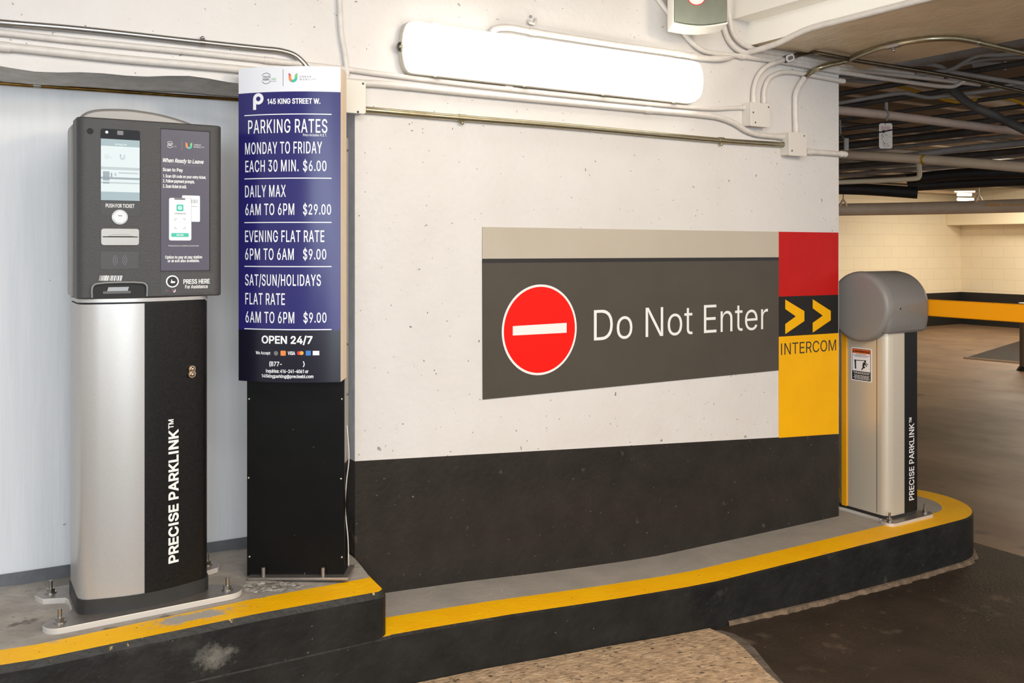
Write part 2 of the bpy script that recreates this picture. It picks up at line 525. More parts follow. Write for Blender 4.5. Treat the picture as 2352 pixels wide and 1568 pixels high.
GLYPHS = {
    ' ': '75|',
    '$': '179|81,-30 81,233 98,233 98,-30;89,-4 69,-2 51,4 36,12 26,24 18,38 15,55 42,55 44,44 49,35 57,28 67,23 78,21 89,20 103,21 114,24 124,29 132,37 137,46 138,56 137,65 133,72 126,77 118,82 98,89 73,96 51,104 34,116 24,130 21,149 23,165 30,179 41,191 55,199 72,204 91,206 110,204 126,199 140,191 151,179 158,166 160,151 135,151 131,165 121,175 107,181 90,183 78,182 67,179 58,174 51,167 47,159 46,150 48,141 52,133 59,128 68,123 85,117 106,112 125,105 134,101 143,95 151,88 158,79 162,68 163,55 161,40 155,25 144,13 129,4 111,-2',
    '(': '109|36,83 37,106 40,129 44,146 48,161 53,176 61,198 71,216 94,216 85,194 76,171 70,148 65,125 62,103 60,83 61,64 64,46 69,27 75,6 81,-8 87,-23 94,-38 71,-38 60,-19 51,2 45,22 40,42 37,63',
    ')': '109|15,-38 22,-22 29,-7 34,7 41,27 45,47 48,65 49,83 48,103 45,125 40,148 33,171 25,194 15,216 39,216 48,198 57,176 62,161 66,146 69,129 72,105 74,83 73,62 70,42 65,21 58,1 49,-19 39,-38',
    '-': '181|135,98 135,75 46,75 46,98',
    '.': '75|38,-2 31,0 25,4 21,9 20,16 21,23 25,29 31,33 38,35 45,33 51,29 55,23 56,16 55,9 51,4 45,0',
    '/': '100|94,213 28,-31 6,-31 71,213',
    '0': '181|91,-3 70,0 52,10 38,25 28,45 23,62 20,81 19,102 20,122 23,141 28,158 38,179 52,194 70,203 91,206 112,203 129,194 143,179 154,158 158,141 161,122 162,102 161,81 158,62 154,45 143,25 129,10 112,0;91,20 104,22 116,29 125,41 132,57 136,78 138,102 136,126 132,146 125,162 116,174 104,181 91,184 77,181 65,174 56,162 49,146 45,126 44,102 45,78 49,57 56,41 65,29 77,22',
    '1': '150|110,203 110,0 85,0 85,179 84,179 34,143 34,171 79,203',
    '2': '181|26,0 26,19 94,91 113,113 120,122 124,131 127,139 128,149 127,159 123,167 117,174 109,180 100,183 89,184 78,183 69,179 61,173 56,165 52,156 51,145 26,145 28,162 34,177 44,189 57,198 73,204 90,206 107,204 122,199 135,190 144,178 150,164 152,149 151,138 148,127 143,116 134,103 122,89 107,72 61,24 61,23 156,23 156,0',
    '3': '181|87,-3 69,-1 53,4 39,12 28,23 21,37 17,53 44,53 46,43 51,35 57,28 66,24 76,21 87,20 99,21 110,24 119,30 126,37 130,47 132,58 130,69 126,78 120,87 110,93 97,98 80,99 63,99 63,120 115,179 115,181 28,181 28,203 149,203 149,184 85,111 85,116 105,115 123,110 138,101 148,89 155,74 157,58 155,41 148,26 137,14 123,5 107,-1',
    '4': '181|16,42 16,63 99,203 124,203 43,66 43,65 165,65 165,42;113,0 113,48 113,58 113,127 137,127 137,0',
    '5': '181|88,-3 71,-1 56,4 43,13 33,24 27,37 24,52 49,52 51,43 55,36 61,29 69,24 78,21 88,20 100,21 110,26 119,33 126,42 130,53 131,65 130,77 125,88 119,98 110,105 99,109 87,111 77,110 67,107 58,103 51,98 27,101 38,203 147,203 147,181 60,181 54,121 62,126 71,130 81,133 92,133 105,132 118,128 129,122 138,114 146,104 152,92 155,79 156,65 154,47 148,30 137,17 123,6 107,-1',
    '6': '181|91,-3 73,-1 57,6 44,16 34,30 28,46 25,65 27,80 32,96 41,114 55,136 101,203 129,203 60,104 58,104 66,115 78,123 86,125 94,126 111,124 126,118 139,108 148,96 154,81 156,63 153,45 147,29 137,16 124,6 108,-1;91,19 102,21 111,25 120,32 126,41 130,51 131,63 130,75 126,85 120,94 111,101 102,105 91,106 79,105 70,101 61,94 55,86 51,75 50,63 51,51 55,41 61,32 70,25 79,21',
    '7': '181|39,0 129,179 129,181 25,181 25,203 156,203 156,179 66,0',
    '9': '181|90,206 108,204 124,198 137,187 147,174 153,157 156,139 154,124 149,108 140,90 126,67 80,0 52,0 121,99 123,99 115,88 103,81 95,79 87,78 70,80 55,86 42,95 33,108 27,123 25,141 28,159 34,175 44,188 57,198 73,204;90,184 79,183 70,178 61,172 55,163 51,152 50,141 51,129 55,118 61,109 70,103 79,99 90,97 102,99 111,103 120,109 126,118 130,128 131,140 130,152 126,163 120,172 112,178 102,183',
    ':': '75|38,-2 31,0 25,4 21,9 20,16 21,23 25,29 31,33 38,35 45,33 51,29 55,23 56,16 55,9 51,4 45,0;38,108 31,110 25,114 21,119 20,126 21,134 25,139 31,143 38,145 45,143 51,139 55,134 56,126 55,119 51,114 45,110',
    '@': '270|142,-54 123,-53 105,-50 89,-46 67,-35 49,-21 35,-3 24,19 20,35 17,53 16,72 17,90 20,108 25,124 35,145 49,163 67,178 88,188 104,193 121,196 140,197 157,196 174,193 189,188 209,177 225,163 238,146 247,127 252,107 254,86 254,71 252,57 250,43 246,30 240,20 231,11 221,6 207,4 191,7 183,10 176,14 171,20 169,27 168,27 163,19 155,12 145,7 131,5 114,7 100,14 89,25 82,39 77,55 75,73 77,90 83,106 91,119 103,129 117,135 132,137 144,136 154,132 162,127 166,122 168,122 168,134 189,134 189,44 191,36 194,30 199,25 207,24 216,25 223,30 227,39 230,51 232,67 232,86 231,104 227,120 219,136 209,149 196,161 180,169 161,175 139,177 117,175 97,170 80,161 65,149 54,134 46,115 41,95 39,71 41,47 46,26 54,8 66,-7 81,-18 98,-27 119,-32 143,-34 165,-32 183,-28 196,-23 202,-43 186,-48 164,-52;132,26 144,27 153,31 160,38 165,47 168,59 169,74 168,88 165,99 159,107 152,113 143,116 132,117 122,115 113,111 106,104 101,95 98,85 97,74 98,62 100,50 105,40 112,33 120,28',
    'A': '192|7,0 81,203 110,203 185,0 158,0 115,121 106,149 93,191 98,191 85,148 76,121 34,0;44,57 44,79 148,79 148,57',
    'B': '182|24,0 24,203 96,203 116,202 132,196 144,188 152,177 158,164 159,150 158,138 155,128 149,120 143,114 135,110 126,107 126,105 136,103 145,98 154,91 161,81 166,69 167,54 165,40 160,27 151,16 138,7 120,2 99,0;50,23 98,23 118,25 132,32 140,42 142,55 141,65 137,74 131,81 122,87 112,91 99,92 50,92;50,114 95,114 106,115 115,118 123,124 129,131 133,139 134,149 132,161 125,172 113,178 96,181 50,181',
    'C': '204|107,-3 90,-1 74,3 60,10 47,20 37,32 28,46 21,63 17,81 16,102 17,122 21,141 28,157 37,172 47,184 60,193 74,201 90,205 107,206 122,205 136,202 149,196 161,188 171,179 179,167 185,154 189,139 163,139 160,149 156,158 150,165 143,171 135,176 126,180 117,182 107,182 89,180 73,173 60,161 50,146 44,126 41,102 44,78 50,58 60,42 74,31 89,24 107,21 117,22 126,24 135,27 143,32 150,38 156,46 160,54 163,64 189,64 185,49 179,36 171,25 161,15 149,7 136,2 122,-2',
    'D': '201|88,0 38,0 38,23 86,23 109,25 127,32 141,44 152,60 158,79 160,102 158,125 152,144 142,160 128,171 110,178 88,181 37,181 37,203 90,203 109,202 126,198 141,191 160,177 173,156 180,140 183,122 185,102 183,82 180,64 173,47 165,33 154,22 140,12 125,5 107,1;50,203 50,0 24,0 24,203',
    'E': '167|24,0 24,203 149,203 149,181 50,181 50,114 142,114 142,91 50,91 50,23 150,23 150,0',
    'F': '164|24,0 24,203 148,203 148,181 50,181 50,111 138,111 138,88 50,88 50,0',
    'G': '208|107,-3 90,-1 74,3 60,10 47,20 36,32 28,46 21,63 17,81 16,102 17,122 21,141 28,157 36,172 47,184 60,193 74,201 89,205 106,206 122,205 136,201 149,196 161,188 171,178 180,167 186,154 190,139 163,139 160,149 155,157 149,165 142,171 135,176 126,179 117,182 106,182 89,180 73,173 60,161 50,146 44,126 41,102 44,78 50,58 60,42 74,31 90,24 107,21 124,23 138,28 150,37 158,49 164,64 166,81 174,80 113,80 113,102 191,102 191,80 188,57 180,36 167,20 151,8 130,0',
    'H': '207|24,0 24,203 50,203 50,116 157,116 157,203 183,203 183,0 157,0 157,93 50,93 50,0',
    'I': '96|35,0 35,203 61,203 61,0',
    'K': '187|42,58 42,86 56,104 70,121 85,138 145,203 179,203 92,110 91,110;24,0 24,203 50,203 50,134 50,90 50,77 50,0;149,0 75,104 91,124 179,0',
    'L': '157|24,0 24,203 50,203 50,23 144,23 144,0',
    'M': '251|24,0 24,203 61,203 111,75 115,64 120,49 125,34 129,20 123,20 127,33 132,48 137,63 141,75 191,203 227,203 227,0 202,0 202,116 202,131 202,147 202,165 203,183 205,183 199,164 193,145 187,129 182,116 137,0 114,0 68,116 64,128 58,144 52,163 45,183 48,183 48,166 48,149 49,131 49,116 49,0',
    'N': '209|24,0 24,203 54,203 137,73 145,60 155,43 166,22 162,21 160,43 160,63 160,78 160,203 185,203 185,0 155,0 81,116 71,132 59,152 43,181 48,181 49,153 50,131 50,116 50,0',
    'O': '213|107,-3 90,-1 74,3 60,10 48,20 37,32 28,46 21,63 17,81 16,102 17,122 21,141 28,157 37,172 48,184 60,193 74,201 90,205 107,206 124,205 139,201 153,193 166,184 177,172 186,157 192,141 196,122 197,102 196,81 192,63 186,46 177,32 166,20 153,10 139,3 124,-1;107,21 124,23 140,30 153,42 163,58 170,78 172,102 170,126 163,146 153,162 140,173 124,180 107,182 89,180 74,173 60,162 50,146 44,126 41,102 44,78 50,58 60,42 74,30 89,23',
    'P': '178|24,0 24,203 94,203 116,201 133,195 146,185 156,172 162,156 163,139 162,122 156,106 146,93 133,83 116,76 94,74 44,74 44,97 93,97 107,98 119,102 127,109 133,117 137,128 138,139 137,150 133,161 127,169 119,175 107,179 93,181 50,181 50,0',
    'Q': '213|98,64 125,64 148,34 153,26 187,-19 160,-19 138,11 132,18;107,-3 90,-1 74,3 60,10 48,20 37,32 28,46 21,63 17,81 16,102 17,122 21,141 28,157 37,172 48,184 60,193 74,201 90,205 107,206 124,205 139,201 153,193 166,184 177,172 186,157 192,141 196,122 197,102 196,81 192,63 186,46 177,32 166,20 153,10 139,3 124,-1;107,21 124,23 140,30 153,42 163,58 170,78 172,102 170,126 163,146 153,162 140,173 124,180 107,182 89,180 74,173 60,162 50,146 44,126 41,102 44,78 50,58 60,42 74,30 89,23',
    'R': '180|24,0 24,203 94,203 116,201 133,195 147,186 156,173 162,158 164,141 162,124 156,109 147,96 133,87 116,81 94,79 39,79 39,102 93,102 108,103 119,107 128,112 133,120 137,130 138,141 137,152 133,162 128,170 119,176 108,180 93,181 50,181 50,0;141,0 92,92 121,92 171,0',
    'S': '179|89,-4 69,-2 51,4 36,12 26,24 18,38 15,55 42,55 44,44 49,35 57,28 67,23 78,21 89,20 103,21 114,24 124,29 132,37 137,46 138,56 137,65 133,72 126,77 118,82 98,89 73,96 51,104 34,116 24,130 21,149 23,165 30,179 41,191 55,199 72,204 91,206 110,204 126,199 140,191 151,179 158,166 160,151 135,151 131,165 121,175 107,181 90,183 78,182 67,179 58,174 51,167 47,159 46,150 48,141 52,133 59,128 68,123 85,117 106,112 125,105 134,101 143,95 151,88 158,79 162,68 163,55 161,40 155,25 144,13 129,4 111,-2',
    'T': '179|13,181 13,203 167,203 167,181 103,181 103,0 77,0 77,181',
    'U': '207|104,-3 81,-1 62,6 46,17 34,32 26,49 24,69 24,203 50,203 50,71 51,57 56,45 64,35 75,27 88,22 104,21 119,22 132,27 143,35 151,45 155,57 157,71 157,203 183,203 183,69 180,49 173,32 161,17 145,6 126,-1',
    'V': '192|82,0 7,203 34,203 77,82 86,55 99,12 94,12 107,55 116,82 158,203 185,203 111,0',
    'W': '274|62,0 7,203 33,203 65,78 70,58 75,37 79,16 76,16 80,37 85,58 90,78 122,203 152,203 185,78 190,58 194,37 199,16 195,16 200,37 204,58 209,78 241,203 268,203 212,0 182,0 147,129 141,157 134,190 140,190 134,158 127,129 92,0',
    'X': '190|7,0 87,114 87,95 12,203 42,203 71,160 82,144 89,132 97,117 93,117 101,131 109,144 119,160 149,203 178,203 104,96 104,115 182,0 153,0 117,52 107,66 100,78 92,92 98,92 90,79 82,66 73,52 37,0',
    'Y': '189|81,0 81,83 7,203 36,203 77,138 89,117 100,92 89,92 100,117 112,138 152,203 182,203 107,83 107,0',
    'a': '156|64,-3 50,-2 38,2 27,9 19,18 14,29 12,43 13,55 17,64 23,72 31,77 40,81 50,84 71,88 93,91 106,94 110,102 110,103 109,111 107,119 102,124 96,129 88,131 78,132 68,131 60,129 47,120 40,110 16,116 23,129 31,138 42,145 53,150 65,153 78,154 96,152 105,149 114,144 122,137 129,128 133,116 135,101 135,0 111,0 111,21 109,21 101,10 94,5 86,0 76,-2;68,18 81,19 91,23 99,30 105,37 109,46 110,55 110,76 104,73 93,70 80,68 70,67 54,63 47,60 41,56 38,50 37,42 38,35 41,29 46,24 52,21 60,19',
    'b': '170|92,-3 79,-2 69,2 61,7 55,12 47,23 45,23 45,0 21,0 21,203 45,203 45,128 47,128 55,138 61,144 69,149 79,153 92,154 110,151 125,144 138,133 148,117 154,98 156,76 154,53 148,34 138,18 125,6 110,-1;88,19 101,21 112,26 120,35 126,47 130,60 131,76 130,91 126,104 120,116 112,125 101,130 88,132 75,130 64,125 56,116 50,105 46,92 45,76 46,60 50,46 56,35 65,26 75,21',
    'c': '158|83,-3 64,-1 47,7 33,18 22,34 16,53 14,75 16,97 22,116 33,132 47,144 64,151 83,154 94,153 104,151 113,147 122,142 130,136 136,129 141,120 145,111 121,105 116,116 108,124 97,130 83,132 69,130 58,124 49,115 43,103 40,90 39,75 40,60 43,47 49,35 58,26 69,21 83,19 97,21 108,26 117,35 122,47 145,41 142,31 136,22 130,15 122,9 114,3 104,0 94,-3',
    'd': '170|78,-3 60,-1 45,6 32,18 22,34 16,53 14,76 16,98 22,117 32,133 45,144 60,151 78,154 91,153 101,149 109,144 115,138 122,128 124,128 124,203 149,203 149,0 125,0 125,23 123,23 115,12 109,7 101,2 91,-2;82,19 95,21 105,26 114,35 120,46 123,60 125,76 123,92 120,105 114,116 105,125 95,130 82,132 69,130 58,125 49,116 43,104 40,91 39,76 40,60 43,47 50,35 58,26 69,21',
    'e': '162|85,-3 64,-1 47,7 33,18 22,34 16,53 14,75 16,97 22,116 32,132 46,144 63,151 82,154 94,153 106,150 118,144 128,136 136,126 143,113 147,97 148,78 148,68 30,68 30,88 135,88 124,81 123,95 119,107 113,118 105,126 95,130 82,132 69,130 59,125 50,118 44,108 40,97 38,84 38,71 40,55 44,42 51,32 60,25 72,20 85,18 94,19 101,21 108,24 114,29 119,35 122,42 146,36 141,25 134,16 125,8 113,2 100,-2',
    'f': '101|91,152 91,131 3,131 3,152;32,0 32,173 34,185 38,194 45,202 54,208 64,211 75,212 89,211 97,208 91,187 86,189 78,190 68,188 62,184 58,177 57,167 57,0',
    'g': '170|83,-60 67,-59 54,-56 42,-51 33,-44 26,-36 20,-28 41,-16 49,-26 54,-31 62,-35 71,-38 83,-39 100,-37 113,-30 122,-19 125,-2 125,27 122,27 115,17 109,11 101,6 91,3 78,2 61,4 45,11 32,21 22,36 16,54 14,76 16,98 22,117 32,133 45,144 61,151 78,154 91,153 101,149 109,144 115,138 123,128 125,128 125,152 149,152 149,-4 147,-22 140,-36 130,-47 116,-54 100,-59;82,24 95,25 105,30 114,38 120,48 124,62 125,77 124,92 120,106 114,117 106,125 95,130 82,132 69,130 58,125 50,116 43,105 40,92 39,77 40,62 43,49 50,38 58,30 69,25',
    'h': '164|45,91 45,0 21,0 21,203 45,203 45,115 41,115 49,133 61,145 75,152 91,154 105,152 118,147 128,139 136,128 141,114 143,96 143,0 118,0 118,94 116,110 109,122 98,129 84,132 74,130 64,127 57,121 51,113 47,103',
    'i': '67|21,0 21,152 45,152 45,0;33,177 27,178 22,182 18,187 17,193 18,200 22,205 27,208 33,209 40,208 46,205 49,200 51,193 49,187 46,182 40,178',
    'k': '152|44,55 44,85 48,85 114,152 144,152 74,80 71,80;21,0 21,203 45,203 45,0;118,0 59,74 76,91 149,0',
    'l': '70|22,0 22,206 46,206 46,0',
    'm': '244|21,0 21,152 45,152 45,118 43,118 47,129 53,138 60,145 69,150 78,153 88,154 103,152 115,144 124,133 128,118 125,118 129,128 135,137 143,145 152,150 163,153 175,154 187,153 199,149 209,142 216,131 221,118 223,102 223,0 198,0 198,101 196,116 189,125 179,130 167,132 158,131 150,128 143,123 138,116 135,108 134,99 134,0 110,0 110,104 108,115 101,124 92,130 80,132 71,131 63,128 56,123 50,116 47,106 45,95 45,0',
    'n': '164|45,91 45,0 21,0 21,152 45,152 45,115 41,115 49,133 61,145 75,152 91,154 105,152 118,147 128,139 136,128 141,114 143,96 143,0 118,0 118,94 116,110 109,122 98,129 84,132 74,130 64,127 57,121 51,113 47,103',
    'o': '166|83,-3 64,-1 47,7 33,18 22,34 16,53 14,75 16,97 22,116 33,132 47,144 64,151 83,154 102,151 119,144 133,132 144,116 150,97 152,75 150,53 144,34 133,18 119,7 102,-1;83,19 97,21 108,26 117,35 123,47 126,60 128,75 126,90 123,103 117,115 108,124 97,130 83,132 69,130 58,124 49,115 43,103 40,90 39,75 40,60 43,47 49,35 58,26 69,21',
    'p': '170|21,-57 21,152 45,152 45,128 47,128 55,138 61,144 69,149 79,153 92,154 110,151 125,144 138,133 148,117 154,98 156,76 154,53 148,34 138,18 125,6 110,-1 92,-3 79,-2 69,2 61,7 55,12 47,23 45,23 45,-57;88,19 101,21 112,26 120,35 126,47 130,60 131,76 130,91 126,104 120,116 112,125 101,130 88,132 75,130 64,125 56,116 50,105 46,92 45,76 46,60 50,46 56,35 65,26 75,21',
    'q': '170|149,-57 124,-57 124,23 122,23 115,12 109,7 101,2 91,-2 78,-3 60,-1 45,6 32,18 22,34 16,53 14,76 16,98 22,117 32,133 45,144 60,151 78,154 91,153 101,149 109,144 115,138 123,128 125,128 125,152 149,152;82,19 95,21 105,26 114,35 120,46 123,60 125,76 123,92 120,105 114,116 105,125 95,130 82,132 69,130 58,125 49,116 43,104 40,91 39,76 40,60 43,47 50,35 58,26 69,21',
    'r': '104|21,0 21,152 45,152 45,128 46,128 52,139 61,147 72,152 85,154 92,154 97,153 97,129 92,130 83,130 73,129 64,126 56,121 50,113 47,105 45,95 45,0',
    's': '146|73,-3 58,-2 45,1 34,7 25,15 18,25 14,38 38,43 42,32 50,24 60,20 73,18 87,20 98,25 105,32 107,41 106,48 102,54 95,59 85,62 60,68 42,74 29,83 21,95 19,110 21,122 26,133 35,141 46,148 60,152 75,154 89,153 102,149 112,143 120,136 126,126 130,116 107,111 103,119 97,126 88,131 75,133 62,131 52,127 46,120 43,111 45,103 50,97 57,93 69,89 92,84 110,77 122,69 130,57 132,43 131,30 125,19 116,10 104,3 89,-2',
    't': '91|82,152 82,131 3,131 3,152;26,188 50,188 50,39 51,30 54,25 60,21 68,20 74,20 81,21 85,1 77,-1 67,-2 50,1 37,9 29,21 26,37',
    'u': '164|73,-2 59,0 46,4 36,12 28,23 23,38 21,56 21,152 45,152 45,58 48,42 55,30 66,23 80,20 90,21 100,25 107,31 113,39 117,49 118,61 118,152 143,152 143,0 119,0 119,37 123,37 114,19 103,7 89,0',
    'v': '156|65,0 7,152 34,152 66,62 75,35 82,8 74,8 81,35 90,62 122,152 149,152 91,0',
    'w': '227|55,0 9,152 35,152 53,85 62,55 70,17 66,17 74,54 82,85 101,152 127,152 145,85 153,54 161,17 157,17 165,54 173,85 192,152 218,152 172,0 147,0 128,69 122,90 116,112 111,135 116,135 111,112 105,90 99,69 79,0',
    'x': '151|8,0 69,87 68,68 11,152 40,152 59,122 72,101 83,82 70,82 81,101 93,122 113,152 141,152 83,67 83,86 143,0 115,0 92,34 80,54 69,73 82,73 71,54 59,34 37,0',
    'y': '156|19,-55 25,-34 29,-35 42,-36 47,-34 52,-30 56,-23 60,-14 65,-1 7,152 34,152 66,62 75,35 82,8 73,8 81,35 90,62 122,152 149,152 82,-23 77,-34 71,-43 64,-50 56,-54 47,-57 37,-58 26,-57',
}


def glyph_groups(ch):
    adv, cons = GLYPHS[ch].split('|')
    cons = [[tuple(int(k) / 400.0 for k in p.split(',')) for p in c.split(' ')] for c in cons.split(';') if c]
    return int(adv) / 400.0, cons


def area2(P):
    return sum(P[i - 1][0] * P[i][1] - P[i][0] * P[i - 1][1] for i in range(len(P)))


def winding(p, rings):
    n = 0
    for P in rings:
        for i in range(len(P)):
            a, b = P[i - 1], P[i]
            if (a[1] <= p[1]) != (b[1] <= p[1]):
                side = (b[0] - a[0]) * (p[1] - a[1]) - (p[0] - a[0]) * (b[1] - a[1])
                if b[1] > a[1] and side > 0:
                    n += 1
                elif b[1] < a[1] and side < 0:
                    n -= 1
    return n


GCACHE = {}


def glyph_mesh(ch, bold, xs):
    key = (ch, round(bold, 4), round(xs, 3))
    if key in GCACHE:
        return GCACHE[key]
    adv, cons = glyph_groups(ch)
    vs, fs = [], []
    if cons:
        sg = 1 if area2(max(cons, key=lambda P: abs(area2(P)))) > 0 else -1
        rings = []
        for P in cons:
            P = [(a * xs, b) for a, b in P]
            n, Q = len(P), []
            for i in range(n):
                p0, p1, p2 = P[i - 1], P[i], P[(i + 1) % n]
                n1 = Vector((p1[1] - p0[1], p0[0] - p1[0])).normalized() * sg
                n2 = Vector((p2[1] - p1[1], p1[0] - p2[0])).normalized() * sg
                b = n1 + n2
                Q.append(tuple(Vector(p1) + b / max(b.length_squared / 2, 0.5) * bold))
            rings.append(Q)
        co, ed = [], []
        for Q in rings:
            o = len(co)
            co += [Vector(q) for q in Q]
            ed += [(o + k, o + (k + 1) % len(Q)) for k in range(len(Q))]
        vv, _, tri = delaunay_2d_cdt(co, ed, [], 0, 1e-5)[:3]
        vs = [(v.x, v.y) for v in vv]
        for t in tri:
            c = (sum(vs[k][0] for k in t) / len(t), sum(vs[k][1] for k in t) / len(t))
            if winding(c, rings) * sg > 0:
                fs.append(tuple(t))
    GCACHE[key] = (adv * xs, vs, fs)
    return GCACHE[key]


def text_mesh(body, bold=0.0, shear=0.0, spacing=1.0, xs=1.0):
    """filled outlines of a line of sans-serif lettering (1 unit = the type size)"""
    vs, fs, x = [], [], 0.0
    for ch in body:
        adv, gv, gf = glyph_mesh(ch, bold, xs)
        o = len(vs)
        used = sorted({k for t in gf for k in t})
        remap = {k: o + q for q, k in enumerate(used)}
        vs += [Vector((gv[k][0] + x + shear * gv[k][1], gv[k][1], 0)) for k in used]
        fs += [tuple(remap[k] for k in t) for t in gf]
        x += adv * spacing
    return vs, fs


def text(fr, body, a0, a1, c0, c1, lift, mat, parent, bold=0.0, shear=0.0, name='lettering', rot=False, spacing=1.0, asp=1.0, mb=None, mi=0):
    """lettering fitted into the box a0..a1, c0..c1 of a surface frame fr(a, lift, c); rot = reading upwards"""
    vs, fs = text_mesh(body, 0.0, shear, spacing)
    nat = (max(v.x for v in vs) - min(v.x for v in vs)) / (max(v.y for v in vs) - min(v.y for v in vs))
    want = abs((c1 - c0) / ((a1 - a0) * asp)) if rot else abs((a1 - a0) * asp / (c1 - c0))
    vs, fs = text_mesh(body, bold, shear, spacing, want / nat)
    x0, x1 = min(v.x for v in vs), max(v.x for v in vs)
    y0, y1 = min(v.y for v in vs), max(v.y for v in vs)
    pts = []
    for v in vs:
        s, t = (v.x - x0) / (x1 - x0), (v.y - y0) / (y1 - y0)
        if rot:
            a, c = a1 + (a0 - a1) * t, c0 + (c1 - c0) * s
        else:
            a, c = a0 + (a1 - a0) * s, c0 + (c1 - c0) * t
        pts.append(fr(a, lift, c))
    own = mb is None
    if own:
        mb = MB()
    mb.add(pts, fs, mi)
    if own:
        return mb.build(name, mat, parent, smooth=False)
    return mb


def rrect(a0, a1, c0, c1, r, n=4):
    P = []
    for cx, cy, s in ((a1 - r, c1 - r, 0), (a0 + r, c1 - r, 1), (a0 + r, c0 + r, 2), (a1 - r, c0 + r, 3)):
        for k in range(n + 1):
            t = (s + k / n) * PI / 2
            P.append((cx + r * math.cos(t), cy + r * math.sin(t)))
    return P


def disc_poly(a, c, r, rc=None, n=32, t0=0.0):
    rc = r if rc is None else rc
    return [(a + r * math.cos(2 * PI * k / n + t0), c + rc * math.sin(2 * PI * k / n + t0)) for k in range(n)]


def flat(mb, fr, poly, lift, mi=0):
    mb.add([fr(a, lift, c) for a, c in poly], [tuple(range(len(poly)))], mi)
    return mb


def arc_band(mb, fr, a, c, r0, r1, rc, t0, t1, lift, mi=0, n=20):
    """thin arc of radius r0..r1 in a (scaled rc in c)"""
    P = []
    for k in range(n + 1):
        t = t0 + (t1 - t0) * k / n
        P.append(fr(a + r0 * math.cos(t), lift, c + r0 * rc * math.sin(t)))
        P.append(fr(a + r1 * math.cos(t), lift, c + r1 * rc * math.sin(t)))
    mb.add(P, [(2 * k, 2 * k + 1, 2 * k + 3, 2 * k + 2) for k in range(n)], mi)
    return mb


def u_logo(fr, a0, a1, c0, c1, lift, parent, mats):
    """the U-shaped mark: left arm pink to orange, bowl teal, right arm green"""
    mb = MB()
    w, h = a1 - a0, c1 - c0
    t = 0.29 * w
    ac, R = (a0 + a1) / 2, w / 2
    cc = c0 + R * (h / w if h < w else 1.0)
    path = []
    n = 18
    for k in range(n + 1):
        th = PI + PI * k / n
        path.append(((ac + R * math.cos(th), cc + (cc - c0) * math.sin(th)), (ac + (R - t) * math.cos(th), cc + (cc - c0) * (R - t) / R * math.sin(th)), k / n))
    mb.add([fr(a0, lift, c1), fr(a0 + t * 0.55, lift, c1 - 0.08 * h), fr(a0 + t, lift, c1 - 0.24 * h), fr(a0 + t, lift, (c1 + cc) / 2), fr(a0, lift, (c1 + cc) / 2)], [(0, 1, 2, 3, 4)], 0)
    mb.add([fr(a0, lift, (c1 + cc) / 2), fr(a0 + t, lift, (c1 + cc) / 2), fr(a0 + t, lift, cc), fr(a0, lift, cc)], [(0, 1, 2, 3)], 1)
    for (p, q, s), (p2, q2, s2) in zip(path, path[1:]):
        mb.add([fr(p[0], lift, p[1]), fr(q[0], lift, q[1]), fr(q2[0], lift, q2[1]), fr(p2[0], lift, p2[1])], [(0, 1, 2, 3)], 1 if s2 < 0.36 else 2)
    mb.add([fr(a1, lift, cc), fr(a1 - t, lift, cc), fr(a1 - t, lift, c1 - 0.24 * h), fr(a1 - t * 0.55, lift, c1 - 0.08 * h), fr(a1, lift, c1)], [(0, 1, 2, 3, 4)], 3)
    return mb.build('logo', mats, parent, smooth=False)


def ring_logo(fr, a, c, r, lift, parent, mat, mat2, rc=1.0):
    """two arcs around two stacked words"""
    mb = MB()
    arc_band(mb, fr, a, c, r * 0.9, r, rc, 0.18 * PI, 0.82 * PI, lift, 0)
    arc_band(mb, fr, a, c, r * 0.9, r, rc, 1.18 * PI, 1.82 * PI, lift, 0)
    text(fr, 'PRECISE', a - 0.62 * r, a + 0.86 * r, c + 0.12 * r * rc, c + 0.42 * r * rc, lift, None, None, 0.02, asp=rc, mb=mb, mi=0)
    text(fr, 'PARK', a - 0.72 * r, a + 0.62 * r, c - 0.40 * r * rc, c + 0.02 * r * rc, lift, None, None, 0.02, 0.2, asp=rc, mb=mb, mi=0)
    text(fr, 'LINK', a + 0.68 * r, a + 1.95 * r, c - 0.40 * r * rc, c + 0.02 * r * rc, lift, None, None, 0.0, 0.2, asp=rc, mb=mb, mi=1)
    text(fr, 'NATIONAL', a + 0.9 * r, a + 1.95 * r, c - 0.66 * r * rc, c - 0.5 * r * rc, lift, None, None, 0.0, asp=rc, mb=mb, mi=0)
    return mb.build('logo', [mat, mat2], parent, smooth=False)


# ------------------------------------------------------------------ the setting
LOW = [(-5, 1.11), (-1.2, 1.128), (0.0, 1.150), (0.4, 1.178), (0.8, 1.213), (1.05, 1.231), (1.25, 1.245), (1.8, 1.252), (2.4, 1.257), (3.3, 1.262)]
UP = [(-5, 0.975), (-1.6, 0.990), (-1.03, 0.998), (-0.95, 1.003), (-0.40, 1.006), (-0.02, 1.018)]
ROAD = [(-6, 1.26), (-0.5, 1.295), (0.0, 1.312), (0.39, 1.338), (0.81, 1.376), (1.25, 1.414), (1.87, 1.446), (2.5, 1.466), (3.2, 1.47), (30, 1.47)]


def low_h(u):
    return -lerp_table(LOW, u)


def up_h(u):
    return -lerp_table(UP, u)


def road_h(u):
    return -lerp_table(ROAD, u)


